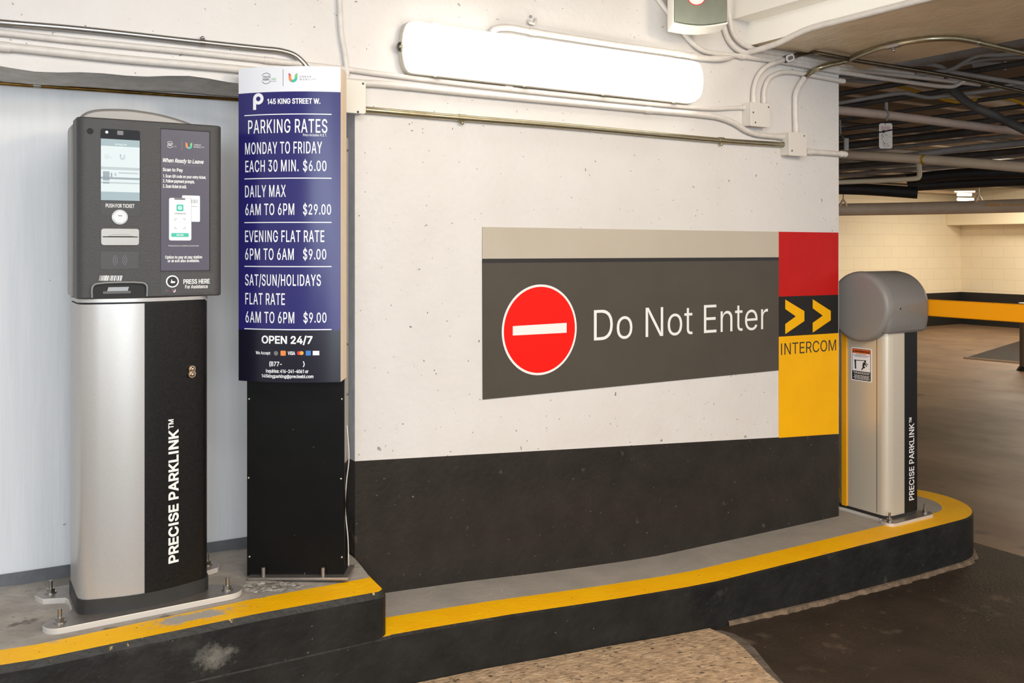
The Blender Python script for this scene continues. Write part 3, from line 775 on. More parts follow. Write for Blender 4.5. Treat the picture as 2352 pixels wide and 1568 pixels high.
mb = MB()
us = [-6, -3, -1.5, -0.5, 0, 0.39, 0.81, 1.25, 1.87, 2.5, 3.2, 5, 8, 14, 24]
vs_ = [9, 5, 3, 2, 1.2, 0.7, 0.4, 0.2, 0, -0.3, -1, -3, -6, -10, -16]
pts = [W(u, v, road_h(u)) for u in us for v in vs_]
nv = len(vs_)
for i in range(len(us) - 1):
    for j in range(nv - 1):
        near = vs_[j] > 0.0 and us[i] < 3.2
        mb.add([pts[i * nv + j], pts[(i + 1) * nv + j], pts[(i + 1) * nv + j + 1], pts[i * nv + j + 1]], [(0, 1, 2, 3)], 1 if near else 0)
struct(mb.build('floor', [m_floor, m_asphalt]))

# rough tan concrete bay at the foot of the kerb, with its mortar joint
mb = MB()
edge_px = [(1640, 1452), (1668, 1462), (1690, 1478), (1712, 1496), (1735, 1520), (1762, 1548), (1790, 1575), (1840, 1640)]
FR0 = lambda u, v, w: W(u, v, w)


def on_road(x, y):
    t = 1.4
    for _ in range(12):
        p = pw(x, y, -t)
        t = -road_h(uvw(p)[0])
    return uvw(p)


edge = [on_road(*e)[:2] for e in edge_px]
rows = []
for k, (u1, v1) in enumerate(edge):
    rows.append([(u1 + (-4.5 - u1) * s / 24, v1) for s in range(25)])
rows[0] = [(a, 0.338) for a, b in rows[0]]
P = [W(a, b, road_h(a) + 0.006 + (random.random() * 0.004)) for r in rows for a, b in r]
mb.add(P, [(k * 25 + i, k * 25 + i + 1, (k + 1) * 25 + i + 1, (k + 1) * 25 + i) for k in range(len(rows) - 1) for i in range(24)], 0)
J = [W(a, b, road_h(a) + 0.007) for a, b in edge] + [W(a + 0.035 + 0.012 * math.sin(7 * i), b, road_h(a) + 0.001) for i, (a, b) in enumerate(edge)]
ne = len(edge)
mb.add(J, [(i, i + 1, ne + i + 1, ne + i) for i in range(ne - 1)], 1)
struct(mb.build('floor_patch', [m_patch, m_patchedge]))

# kerb (lower), one continuous block with a rounded nose
V_OUT, V_IN, NOSE = 0.335, 0.200, 2.83
mb = MB()
path = [(-5.0, 0.338), (-1.2, 0.338), (-0.5, 0.338), (-0.021, 0.338), (-0.02, V_OUT)] + [(0.1 + 0.15 * k, V_OUT) for k in range(19)]
path = [p for p in path if p[0] < NOSE]
inn = [(u, V_IN) for u, v in path]
mid = [(u, 0.0) for u, v in path]
for k in range(25):
    t = PI / 2 - PI * k / 24
    path.append((NOSE + V_OUT * math.cos(t), V_OUT * math.sin(t)))
    inn.append((NOSE + V_IN * math.cos(t), V_IN * math.sin(t)))
    mid.append((NOSE, 0.0))
for k in range(6):
    u = NOSE - 0.4 * (k + 1)
    path.append((u, -V_OUT)); inn.append((u, -V_IN)); mid.append((u, 0.0))


def inset(p, q, d):
    a = Vector((p[0] - q[0], p[1] - q[1]))
    l = max(a.length, 1e-6)
    return (p[0] - a[0] / l * d, p[1] - a[1] / l * d)


n = len(path)
base = [W(u, v, road_h(u) - 0.03) for u, v in path]
shoulder = [W(u, v, low_h(u) - 0.007) for u, v in path]
o1 = [W(*inset(p, q, 0.006), low_h(p[0])) for p, q in zip(path, inn)]
i1 = [W(u, v, low_h(u)) for u, v in inn]
c1 = [W(u, v, low_h(u)) for u, v in mid]
allp = base + shoulder + o1 + i1 + c1
for r, mi in ((0, 0), (1, 0), (2, 1), (3, 2)):
    for k in range(n - 1):
        q = [allp[r * n + k], allp[r * n + k + 1], allp[(r + 1) * n + k + 1], allp[(r + 1) * n + k]]
        mb.add(q, [(0, 1, 2, 3)], mi)
struct(mb.build('kerb', [m_kerbblack, m_kerbyellow, m_kerbgrey], angle=30))

mb = MB()
rk = random.Random(3)
fs_ = [(1.35 + 0.03 * k, V_OUT) for k in range(50)] + [(NOSE + V_OUT * math.sin(0.06 * k), V_OUT * math.cos(0.06 * k)) for k in range(1, 17)]
P = []
for k, (u, v) in enumerate(fs_):
    e = 0.006 + 0.013 * rk.random() * min(1.0, k / 8)
    d = Vector((0, 1)) if u < NOSE else Vector((u - NOSE, v)).normalized()
    P += [W(u, v - 0.004, road_h(u) + 0.018), W(u + d[0] * e * 0.6, v + d[1] * e * 0.6, road_h(u) + 0.014), W(u + d[0] * e * 1.3, v + d[1] * e * 1.3, road_h(u) - 0.004)]
for k in range(len(fs_) - 1):
    mb.add(P[3 * k:3 * k + 6], [(0, 1, 4, 3), (1, 2, 5, 4)])
struct(mb.build('kerb_footing', [M('dull_tan_mortar', (128, 108, 86), 0.85, c2=(88, 74, 60), scale=30, bump=0.5)], angle=20))

# raised kerb that carries the ticket machine and the rate sign
mb = MB()
us2 = [-5, -3.2, -1.6, -1.03, -0.95, -0.7, -0.4, -0.2, -0.06]
fe = [(u, V_OUT) for u in us2] + [(-0.045, 0.330), (-0.032, 0.318), (-0.026, 0.30), (-0.022, 0.24), (-0.018, V_IN - 0.02), (-0.008, 0.1), (0.0, 0.0)]
fi = [(u, V_OUT - 0.012) for u in us2] + [(-0.052, 0.320), (-0.042, 0.311), (-0.037, 0.30), (-0.033, 0.24), (-0.028, V_IN - 0.02), (-0.016, 0.1), (-0.004, 0.0)]
n = len(fe)
bs = [W(u, v, low_h(u) - 0.05) for u, v in fe]
sh = [W(u, v, up_h(u) - 0.016) for u, v in fe]
tp = [W(u, v, up_h(u)) for u, v in fi]
vyel = lambda u: V_IN + 0.03 * max(0.0, min(1.0, -u / 1.0))
yi = [W(u, min(v, vyel(u)), up_h(u)) for u, v in fi]
bk = [W(u, -0.30, up_h(u)) for u, v in fi]
for A, B, mi in ((bs, sh, 0), (sh, tp, 3), (tp, yi, 1), (yi, bk, 2)):
    for k in range(n - 1):
        mb.add([A[k], A[k + 1], B[k + 1], B[k]], [(0, 1, 2, 3)], mi)
m_kerblip = M('dark_grey_kerb_lip', (50, 49, 47), 0.5, spec=0.3, c2=(40, 39, 37), scale=14, bump=0.4, spots=(50, 0.70, 0.73, (170, 150, 90), (1, 1, 1)))
struct(mb.build('raised_kerb', [m_kerbblack, m_kerbyellow, m_kerbconc, m_kerblip], angle=30))

# main wall with its black band, the lintel over the alcove, the alcove wall
BAND0, BAND1 = -0.7046, -0.8745
UEND = 2.397
mb = MB()
WT = 1.75
mb.prism(W, [(0, BAND0), (UEND, BAND1), (UEND, WT), (0, WT)], -0.27, 0.0, 0)
mb.prism(W, [(0, -1.33), (UEND, -1.52), (UEND, BAND1), (0, BAND0)], -0.2701, 0.0, 1)
for (w0, w1, mi) in ((BAND0, WT, 2), (-1.33, BAND0, 1)):
    mb.add([W(-0.0006, 0, w0), W(-0.0006, -0.27, w0), W(-0.0006, -0.27, w1), W(-0.0006, 0, w1)], [(0, 1, 2, 3)], mi)
struct(mb.build('wall_front', [m_wall, m_wallblack, m_return], smooth=False))

mb = MB()
la, lb = uw(0, 151)[1], uw(547, 190)[1]
lu0, lu1 = uw(0, 151)[0], uw(547, 190)[0]
lint = lambda u: la + (lb - la) * (u - lu0) / (lu1 - lu0)
top_pts, n = [], 60
for k in range(n + 1):
    u = -3.5 + 3.5 * k / n
    top_pts.append((u, lint(u) + 0.006 * math.sin(u * 9) + 0.004 * math.sin(u * 23 + 1)))
for (ua, wa), (ub, wb) in zip(top_pts, top_pts[1:]):
    mb.add([W(ua, 0, wa), W(ub, 0, wb), W(ub, 0, WT), W(ua, 0, WT)], [(0, 1, 2, 3)], 0)
    mb.add([W(ua, 0, wa), W(ub, 0, wb), W(ub, -0.35, lint(ub) - 0.005), W(ua, -0.35, lint(ua) - 0.005)], [(0, 1, 2, 3)], 1)
struct(mb.build('wall_lintel', [m_wall, m_soffit], angle=25))
mb = MB()
mb.box(W, -3.5, 0.02, -0.40, -0.27, -1.3, 1.3, 0)
struct(mb.build('wall_alcove', [m_alcove], smooth=False))
# dark seal strip along the foot of the alcove wall
mb = MB()
pth = [W(u, -0.262, up_h(u) + 0.016) for u in (-3.4, -2, -1.2, -0.8, -0.5, -0.3)] + [W(-0.15, -0.255, up_h(-0.15) + 0.024), W(0.0, -0.25, up_h(0) + 0.03)]
m_seal = M('dark_grey_rubber_seal', (70, 72, 76), 0.5, c2=(88, 90, 94), scale=14)
pth2 = []
for a, b in zip(pth, pth[1:]):
    ua, ub = uvw(a), uvw(b)
    for s in (0,):
        mb.add([W(ua[0], ua[1] + 0.012, ua[2] - 0.022), W(ub[0], ub[1] + 0.012, ub[2] - 0.022), W(ub[0], ub[1] - 0.004, ub[2] + 0.016), W(ua[0], ua[1] - 0.004, ua[2] + 0.016)], [(0, 1, 2, 3)], 0)
struct(mb.build('baseboard_alcove', [m_seal]))

# ceiling beam crossing over the lane, garage ceiling, back walls
mb = MB()
bw = [(1.707, 1.75), (1.707, 0.965), (1.808, 0.965), (1.808, 0.865), (2.68, 0.865), (2.68, 1.75)]
q0 = [W(u, -0.27 if u > 2.5 else 0.0, w) for u, w in bw]
q0[4] = W(2.68, -0.30, 0.865); q0[5] = W(2.68, -0.30, 1.75)
q1 = [W(u, 4.5, w) for u, w in bw]
for k, mi in ((0, 0), (1, 0), (2, 0), (3, 1), (4, 1)):
    mb.add([q0[k], q0[k + 1], q1[k + 1], q1[k]], [(0, 1, 2, 3)], mi)
mb.add([W(2.397, 0.0, 0.865), W(2.68, -0.30, 0.865), W(2.397, -0.30, 0.865)], [(0, 1, 2)], 1)
mb.add([W(2.397, -0.30, 0.865), W(2.68, -0.30, 0.865), W(2.68, -0.30, 1.75), W(2.397, -0.30, 1.75)], [(0, 1, 2, 3)], 1)
struct(mb.build('ceiling_beam', [m_beamside, m_beamunder], smooth=False))
mb = MB()
mb.box(W, -4.0, 24, -16, 5.0, 1.30, 1.45)
struct(mb.build('ceiling', [m_ceil], smooth=False))

CORN = at(2207, HY, 17.3)
cu_, cv_, _ = uvw(CORN)
mb = MB()


def uvquad(mbx, fr, a0, a1, c0, c1, mi):
    mbx.add([fr(a0, c0), fr(a1, c0), fr(a1, c1), fr(a0, c1)], [(0, 1, 2, 3)], mi, [(a0, c0), (a1, c0), (a1, c1), (a0, c1)])


BB = -0.865
uvquad(mb, lambda a, c: W(a, cv_, c), cu_ - 14, cu_, BB, 1.4, 0)
uvquad(mb, lambda a, c: W(a, cv_ + 0.002, c), cu_ - 14, cu_, -1.47, BB, 1)
struct(mb.build('wall_back', [m_block, m_backblack], smooth=False))
mb = MB()
uvquad(mb, lambda a, c: W(cu_, cv_ + a, c), 0, 14, BB, 1.4, 0)
uvquad(mb, lambda a, c: W(cu_ - 0.002, cv_ + a, c), 0, 14, -1.47, BB, 1)
struct(mb.build('wall_right', [m_block, m_backblack], smooth=False))
mb = MB()
bu = uvw(pv(2174, 517, cv_))
mb.box(W, bu[0], cu_ - 0.003, cv_ + 0.003, cv_ + 9, bu[2], bu[2] + 0.36)
struct(mb.build('cream_ceiling_beam', [m_creambeam], smooth=False))
# dark ramp slab with a pale kerb line on the garage floor
mb = MB()
A, B, C_ = pw(2214, 822, -1.465), pw(2420, 759, -1.465), pw(2420, 841, -1.465)
mb.add([A, B, C_], [(0, 1, 2)], 0)
mb.tube([A, C_], 0.02, 6, 1)
m_ramp = M('dark_ramp_concrete', (44, 36, 29), 0.7, spec=0.2, c2=(36, 30, 24), scale=4)
m_ramp_edge = M('pale_ramp_edge', (140, 120, 98), 0.6)
struct(mb.build('floor_ramp', [m_ramp, m_ramp_edge]))

# ------------------------------------------------------------------ ticket machine
KV = 0.140                         # front plane of its head
root = thing('ticket_machine', W(-0.667, 0.04, -1.004), 'tall silver and black ticket machine with a lit screen, bolted to the raised kerb', 'ticket machine')


def KF(a, b, c):                   # surface frame on the head's front: lift b
    return W(a, KV + b, c)


def kx(x, y):
    return uw(x, y, KV)


def krect(x0, y0, x1, y1):
    a0, c1 = kx(x0, (y0 + y0) / 2)
    a1, _ = kx(x1, y0)
    xm = (x0 + x1) / 2
    c1 = kx(xm, y0)[1]
    c0 = kx(xm, y1)[1]
    return a0, a1, c0, c1


front = [(-0.838, 0.085), (-0.836, 0.108), (-0.828, 0.122), (-0.815, 0.132)]
for k in range(1, 10):
    s = k / 10.0
    front.append((-0.815 + 0.297 * s, 0.132 + 0.030 * math.sin(PI * s)))
front += [(-0.518, 0.132), (-0.505, 0.122), (-0.498, 0.108), (-0.496, 0.085)]
SPLIT = uw(332, 900, 0.162)[0]
secS = [(-0.838, -0.055)] + [p for p in front if p[0] < SPLIT] + [(SPLIT, 0.1615), (SPLIT, -0.055)]
secB = [(SPLIT, -0.055), (SPLIT, 0.1615)] + [p for p in front if p[0] > SPLIT] + [(-0.496, -0.055)]
sec = [(-0.838, -0.055)] + front + [(-0.496, -0.055)]
MB().slab(W, secS, -0.950, -0.157).build('pedestal', m_silver, root, angle=30)
bp = MB().slab(W, secB, -0.950, -0.157).build('front_panel', m_blackpanel, root, angle=30)
tag(bp, 'black panel')
grow = lambda s, d: [(a + d * (1 if a > -0.667 else -1) * (1 if abs(a + 0.667) > 0.14 else 0.3), b + (d if b > 0.1 else 0)) for a, b in s]
MB().slab(W, grow(sec, 0.003), -0.989, -0.949).build('skirt', m_skirt, root, angle=30)
MB().slab(W, grow(sec, -0.004), -0.158, -0.151).build('shadow_gap', m_dark, root)
MB().slab(W, grow(sec, 0.001), -0.152, -0.1425).build('collar', m_silver, root, angle=30)
# lettering on the pedestal, reading upwards, following the curve
def ped(a, b, c):
    for (a0, b0), (a1, b1) in zip(sec, sec[1:]):
        if a0 <= a <= a1 and a1 > a0:
            return W(a, b0 + (b1 - b0) * (a - a0) / (a1 - a0) + b, c)
    return W(a, 0.12 + b, c)


a0, _ = uw(386, 1200, 0.155); a1, _ = uw(411, 1200, 0.155)
c0 = uw(398, 1292, 0.155)[1]; c1 = uw(398, 986, 0.155)[1]; c2 = uw(398, 962, 0.155)[1]
text(ped, 'PRECISE PARKLINK', a0, a1, c0, c1, 0.0012, m_white, bp, 0.028, rot=True)
text(ped, 'TM', a0, a0 + (a1 - a0) * 0.5, c1 + 0.003, c2, 0.0012, m_white, bp, 0.02, rot=True)
kl = MB()
ku, kw = uw(440, 852, 0.14)
for dz, r in ((0.007, 0.010), (-0.007, 0.011)):
    kl.slab(lambda a, b, c: ped(a, c, b), disc_poly(ku, kw + dz, r, n=18), -0.002, 0.008)
kl.ball(ped(ku, 0.010, kw + 0.007), 0.006); kl.ball(ped(ku, 0.010, kw - 0.008), 0.006)
tag(kl.build('key_lock', M('warm_chrome', (214, 190, 164), 0.2, 1.0), bp), 'chrome twin key lock')

# base plate with four lobes
def lobe_plate(uc, vc, hu, hv, waist, lr):
    P = []
    for sx, sy, s in ((1, 1, 0), (-1, 1, 1), (-1, -1, 2), (1, -1, 3)):
        cx, cy = uc + sx * (hu - lr), vc + sy * (hv - lr)
        arc = []
        for k in range(7):
            t = (s + k / 6) * PI / 2
            arc.append((cx + lr * math.cos(t), cy + lr * math.sin(t)))
        inner = [(uc + sx * (hu - 0.4 * lr), vc + sy * (hv - 1.9 * lr)), (uc + sx * (hu - 1.1 * lr), vc + sy * (hv - 2.15 * lr)), (uc + sx * waist, vc + sy * (hv - 2.4 * lr)), (uc + sx * (waist - 0.006), vc + sy * (hv - 2.9 * lr))]
        if s in (0, 2):
            P += list(reversed(inner)) + arc
        else:
            P += arc + inner
    return P


pl = lobe_plate(-0.668, 0.028, 0.258, 0.163, 0.186, 0.044)
bpl = MB().slab(W, pl, -1.005, -0.988, 0, 1).build('base_plate', [m_plate, m_platee], root, bevel=0.0015)


def anchor(parent, u, v, w, h=0.035, r=0.0075, name='anchor_bolt', mat=None):
    b = MB()
    b.tube([W(u, v, w), W(u, v, w + 0.003)], 2.1 * r, 16)
    b.tube([W(u, v, w + 0.003), W(u, v, w + 0.013)], 1.55 * r, 6)
    b.tube([W(u, v, w), W(u, v, w + h)], r * 0.72, 10)
    return b.build(name, mat or m_screw, parent)


for u, v in ((-0.885, 0.148), (-0.450, 0.148), (-0.885, -0.092), (-0.450, -0.092)):
    anchor(bpl, u, v, -0.988)

# head: bezel, shell
hu0, hu1 = -0.8425, -0.462
hw1 = 0.346
hw0 = -0.142
bez = rrect(hu0, hu1, 0.045, KV + 0.02, 0.02, 5)
hb = MB()
outline = [(hu0, 0.045), (hu0, KV - 0.022)] + [(hu0 + 0.022 - 0.022 * math.cos(t), KV - 0.022 + 0.022 * math.sin(t)) for t in [PI / 2 * k / 6 for k in range(1, 7)]]
outline += [(hu1 - 0.022 + 0.022 * math.sin(t), KV - 0.022 + 0.022 * math.cos(t)) for t in [PI / 2 * k / 6 for k in range(7)]] + [(hu1, 0.045)]
hb.slab(W, outline, hw0, hw1)
head = hb.build('head_front', m_head, root, bevel=0.004, angle=30)
tag(head, 'charcoal textured front housing')
CROWN = [(0, -0.02), (0.05, 0.0), (0.12, 0.012), (0.25, 0.026), (0.4, 0.037), (0.6, 0.043), (0.8, 0.038), (0.9, 0.029), (0.955, 0.014), (0.985, -0.004), (1.0, -0.032)]
sp = [(hu0 - 0.003, hw0 + 0.002), (hu1 - 0.032, hw0 + 0.002)]
for k in range(41):
    sp.append((hu1 - 0.014 - (hu1 - 0.014 - hu0 + 0.003) * k / 40.0, hw1 + sum(lerp_table(CROWN, min(1.0, max(0.0, k / 40.0 + d))) for d in (-0.06, -0.04, -0.02, 0, 0.02, 0.04, 0.06)) / 7))
MB().prism(W, sp, -0.06, 0.0455).build('rear_shell', m_shell, root, bevel=0.008, angle=40, seg=3)

# camera eye
a, c = kx(207, 301)
e = MB(); e.slab(lambda a, b, c: KF(a, c, b), disc_poly(a, c, 0.008, n=20), -0.003, 0.0015)
e.slab(lambda a, b, c: KF(a, c, b), disc_poly(a, c, 0.0045, n=16), 0.001, 0.0025)
e.build('camera_lens', m_glass, root)
# display
a0, a1, c0, c1 = krect(231, 297.5, 321.5, 461)
scr = MB().prism(KF, rrect(a0, a1, c0, c1, 0.006), -0.002, 0.0012).build('display', m_glass, root)
L_ = 0.0016
b0, b1, d0, d1 = krect(231.5, 320.5, 320.5, 460.5)
H = d1 - d0
def band(f0, f1, mat, name, lift=L_, e0=0.0, e1=1.0):
    m = MB()
    flat(m, KF, [(b0 + (b1 - b0) * e0, d1 - H * f1), (b0 + (b1 - b0) * e1, d1 - H * f1), (b0 + (b1 - b0) * e1, d1 - H * f0), (b0 + (b1 - b0) * e0, d1 - H * f0)], lift)
    return m.build(name, mat, scr, smooth=False)
band(0, 1, m_screenw, 'lit_screen')
band(0, 0.115, m_screenb, 'title_bar', L_ + 0.0003)
band(0.86, 1.0, m_screenb, 'footer_bar', L_ + 0.0003)
band(0.455, 0.50, m_screeng, 'picture_strip', L_ + 0.0003, 0, 1)
pm = MB()
for (e0, e1, f0, f1, k) in ((0.05, 0.22, 0.53, 0.68, 1), (0, 1, 0.62, 0.655, 1), (0.0, 1, 0.70, 0.725, 0), (0.25, 0.29, 0.55, 0.62, 1), (0.34, 0.40, 0.55, 0.60, 0), (0.45, 0.97, 0.535, 0.56, 0), (0.05, 0.22, 0.70, 0.73, 1)):
    flat(pm, KF, [(b0 + (b1 - b0) * e0, d1 - H * f1), (b0 + (b1 - b0) * e1, d1 - H * f1), (b0 + (b1 - b0) * e1, d1 - H * f0), (b0 + (b1 - b0) * e0, d1 - H * f0)], L_ + 0.0005, k)
pm.build('picture', [m_screeng, m_screend], scr, smooth=False)
ta0, ta1, tc0, tc1 = krect(263, 330, 291, 335)
text(KF, '145 King St W', ta0, ta1, tc0, tc1, L_ + 0.0006, m_screenw, scr, 0.02)
u_logo(KF, *krect(275, 354, 287, 367), L_ + 0.0006, scr, [m_screend, m_screeng, m_screeng, m_screeng])
la_, lc_ = kx(245, 360)
ring_logo(KF, la_, lc_, 0.007, L_ + 0.0006, scr, m_screeng, m_screeng)
sm = MB()
for x, y, r in ((245, 303.5, 0.0038),):
    a, c = kx(x, y); sm.slab(lambda a, b, c: KF(a, c, b), disc_poly(a, c, r, n=16), 0.001, 0.002)
sm.build('sensor_dot', m_white, scr)
q = krect(269, 300.5, 283, 310); MB().prism(KF, rrect(*q, 0.001), 0.001, 0.002).build('sensor_window', m_textgrey, scr)
# ticket button with its sticker
q = krect(231, 462, 322, 496)
stk = MB(); stk.prism(KF, rrect(q[0], q[1], q[2], q[3], 0.008), -0.001, 0.0008)
ps = stk.build('button_sticker', M('dark_sticker', (62, 61, 62), 0.35), root)
q = krect(242.5, 468, 308.5, 477); text(KF, 'PUSH FOR TICKET', *q, 0.0012, m_white, ps, 0.01)
a, c = kx(275, 498.5)
rb = 0.0205
btn = MB(); btn.slab(lambda a, b, c: KF(a, c, b), disc_poly(a, c, rb, n=32), -0.001, 0.003)
btn.slab(lambda a, b, c: KF(a, c, b), disc_poly(a, c, rb * 0.86, n=32), 0.003, 0.006)
btn = btn.build('ticket_button', m_button, root, bevel=0.001)
MB().prism(KF, [(a - 0.005, c + 0.003), (a + 0.005, c + 0.003), (a + 0.005, c + 0.0045), (a - 0.005, c + 0.0045)], 0.006, 0.0064).build('button_mark', m_dark, btn)
# slot
q = krect(231.5, 524.5, 319.5, 563.5)
sl = MB().prism(KF, rrect(*q, 0.007), -0.002, 0.004).build('ticket_slot', m_slot, root, bevel=0.0012)
cm = (q[2] + q[3]) / 2
MB().prism(KF, rrect(q[0] + 0.004, q[1] - 0.004, cm - 0.001, cm + 0.0015, 0.001), 0.004, 0.0046).build('slot_mouth', m_dark, sl)
lipm = MB()
lipm.prism(KF, [(q[0] + 0.016, cm + 0.0015), (q[1] - 0.016, cm + 0.0015), (q[1] - 0.03, cm + 0.007), (q[0] + 0.03, cm + 0.007)], 0.0035, 0.009)
lipm.build('slot_lip', m_slot, sl, bevel=0.001)
# contactless reader
q = krect(231, 577, 319, 618)
nf = MB().prism(KF, rrect(*q, 0.004), -0.002, 0.0008).build('card_reader', M('reader_plastic', (70, 69, 70), 0.4), root, bevel=0.0004)
a, c = (q[0] + q[1]) / 2, (q[2] + q[3]) / 2
nm = MB()
for r in (0.007, 0.012, 0.017):
    arc_band(nm, KF, a, c, r, r + 0.0012, 1.0, -0.3 * PI, 0.3 * PI, 0.0012)
    arc_band(nm, KF, a, c, r, r + 0.0012, 1.0, 0.7 * PI, 1.3 * PI, 0.0012)
nm.build('contactless_mark', m_textgrey, nf, smooth=False)
# bar code sticker (white bars)
bm_ = MB()
x = 227.0
while x < 278:
    w = random.choice((1.0, 1.4, 2.2, 3.0))
    p0 = kx(x, 644.5); p1 = kx(x + w, 644.5); p2 = kx(x + w + 2.5, 632.5); p3 = kx(x + 2.5, 632.5)
    flat(bm_, KF, [p0, p1, p2, p3], 0.0012)
    x += w + random.choice((0.9, 1.2, 2.0))
bm_.build('bar_code', m_white, root, smooth=False)
# scanner mouth with its hoop
q = krect(211, 650, 337, 685)
mo = MB().prism(KF, [(q[0], q[2]), (q[1], q[2]), (q[1], q[3] - 0.004), (q[1] - 0.01, q[3]), (q[0] + 0.012, q[3]), (q[0], q[3] - 0.008)], -0.004, 0.0009).build('scanner_mouth', m_dark, root)
hoop = MB()
hp = [KF(q[0], 0.004, q[2] + 0.004), KF(q[0], 0.006, q[3] - 0.012), KF(q[0] + 0.004, 0.006, q[3] - 0.004), KF(q[0] + 0.014, 0.006, q[3]), KF(q[1] - 0.014, 0.006, q[3]), KF(q[1] - 0.004, 0.006, q[3] - 0.004), KF(q[1], 0.006, q[3] - 0.012), KF(q[1], 0.004, q[2] + 0.004)]
hoop.tube(smooth_path(hp, 4), 0.0032, 10)
hoop.build('hoop_guard', m_hoopgrey, mo)
q2 = krect(245, 659, 296, 671)
MB().prism(KF, [(q2[0], q2[2]), (q2[1] - 0.004, q2[2]), (q2[1], q2[3]), (q2[0] + 0.004, q2[3])], 0.001, 0.0018).build('scanner_window', M('scanner_glass', (168, 170, 176), 0.2), mo)
q3 = krect(236, 668, 300, 674)
MB().prism(KF, rrect(*q3, 0.001), 0.001, 0.003).build('scanner_lip', M('scanner_lip_grey', (92, 92, 90), 0.4), mo)
# information panel
q = krect(369.5, 300, 480.5, 621)
q = list(q)
fr_ = MB().prism(KF, [(q[0] - 0.001, q[2] - 0.002), (q[1] + 0.003, q[2] - 0.002), (q[1] + 0.003, q[3] + 0.003), (q[0] - 0.001, q[3] + 0.003)], -0.002, 0.0006).build('panel_recess', m_dark, root)
ip = MB().prism(KF, rrect(*q, 0.002), -0.002, 0.0010).build('information_panel', m_infopanel, root)
tag(ip, 'slate information panel')
L_ = 0.0014
la_, lc_ = kx(390, 332)
ring_logo(KF, la_, lc_, 0.0092, L_, ip, m_white, m_textgrey)
q = krect(417.3, 320, 418.3, 346); MB().prism(KF, [(q[0], q[2]), (q[1], q[2]), (q[1], q[3]), (q[0], q[3])], 0.001, L_).build('divider', m_textgrey, ip)
u_logo(KF, *krect(426, 327, 441, 342), L_, ip, [m_orange, m_orange, m_teal, m_green])
for s, r, bd, sh in (('URBAN', (445, 331.5, 461, 334.5), 0.0, 0), ('MOBILITY', (445, 336.5, 469, 339.5), 0.0, 0),
                     ('When Ready to Leave', (374, 365, 467.5, 377), 0.016, 0.2), ('Scan to Pay', (373.5, 386, 420, 396), 0.02, 0),
                     ('1. Scan QR code on your entry ticket.', (374, 402, 473, 411), 0.015, 0), ('2. Follow payment prompts.', (374, 412.5, 447, 422), 0.015, 0),
                     ('3. Scan ticket at exit.', (373.5, 424, 428.5, 432), 0.015, 0), ('Parkadie fees are in addition to posted rates.', (387, 562.5, 457, 566.5), 0.0, 0),
                     ('Option to pay at pay station', (379, 586.5, 464, 595.5), 0.015, 0), ('or at exit also available.', (385, 595, 458, 602), 0.015, 0)):
    text(KF, s.replace('Parkadie', 'Parking'), *krect(*r), L_, m_white, ip, bd, sh)
q = krect(375, 379.3, 463, 380.0); MB().prism(KF, [(q[0], q[2]), (q[1], q[2]), (q[1], q[3]), (q[0], q[3])], 0.001, L_).build('underline', m_textgrey, ip)
q = krect(418, 449, 459, 509); tk = MB().prism(KF, rrect(*q, 0.003), 0.0009, L_).build('ticket_picture', m_whiteglow, ip)
tb = MB()
x = 438.0
while x < 453:
    q = krect(x, 458, x + 0.9, 467); flat(tb, KF, [(q[0], q[2]), (q[1], q[2]), (q[1], q[3]), (q[0], q[3])], L_ + 0.0003); x += random.choice((1.6, 2.1, 2.8))
q = krect(438, 473.5, 452, 474.5); flat(tb, KF, [(q[0], q[2]), (q[1], q[2]), (q[1], q[3]), (q[0], q[3])], L_ + 0.0003)
tb.build('ticket_bars', m_textgrey, ip, smooth=False)
q = krect(388, 455, 439, 552); MB().prism(KF, rrect(q[0] - .0008, q[1] + .0008, q[2] - .0008, q[3] + .0008, 0.0055), 0.0012, L_ + 0.0004).build('phone_edge', m_textgrey, ip)
MB().prism(KF, rrect(*q, 0.005), 0.0012, L_ + 0.0007).build('phone_picture', m_whiteglow, ip)
L2 = L_ + 0.0011
q = krect(400, 455, 425, 459); MB().prism(KF, rrect(*q, 0.0015), 0.001, L2).build('phone_notch', m_textgrey, ip)
q = krect(405, 469.5, 421, 485); MB().prism(KF, rrect(*q, 0.003), 0.001, L2).build('app_icon', m_teal, ip)
q = krect(408, 472.5, 418, 482); MB().prism(KF, disc_poly((q[0] + q[1]) / 2, (q[2] + q[3]) / 2, 0.0055, n=20), 0.001, L2 + 0.0003).build('icon_disc', m_whiteglow, ip)
text(KF, 'P', *krect(411.5, 474.5, 415.5, 480.5), L2 + 0.0006, m_teal, ip, 0.02)
text(KF, 'PARKEDIN', *krect(401, 489, 426, 492), L2, m_textdark, ip, 0.01)
cb = MB()
for (xa, ya, sx, sy) in ((401, 502, 1, 1), (425, 502, -1, 1), (401, 525, 1, -1), (425, 525, -1, -1)):
    for (w, h) in ((6, 0.8), (0.8, 5)):
        p0 = kx(xa, ya); p1 = kx(xa + sx * w, ya + sy * h)
        flat(cb, KF, [p0, (p1[0], p0[1]), p1, (p0[0], p1[1])], L2)
cb.build('scan_bracket', m_textgrey, ip, smooth=False)
q = krect(393, 535, 433, 544); MB().prism(KF, rrect(*q, 0.0015), 0.001, L2).build('scan_button_picture', m_teal, ip)
text(KF, 'SCAN', *krect(405, 537.5, 421, 541.5), L2 + 0.0003, m_whiteglow, ip, 0.02)
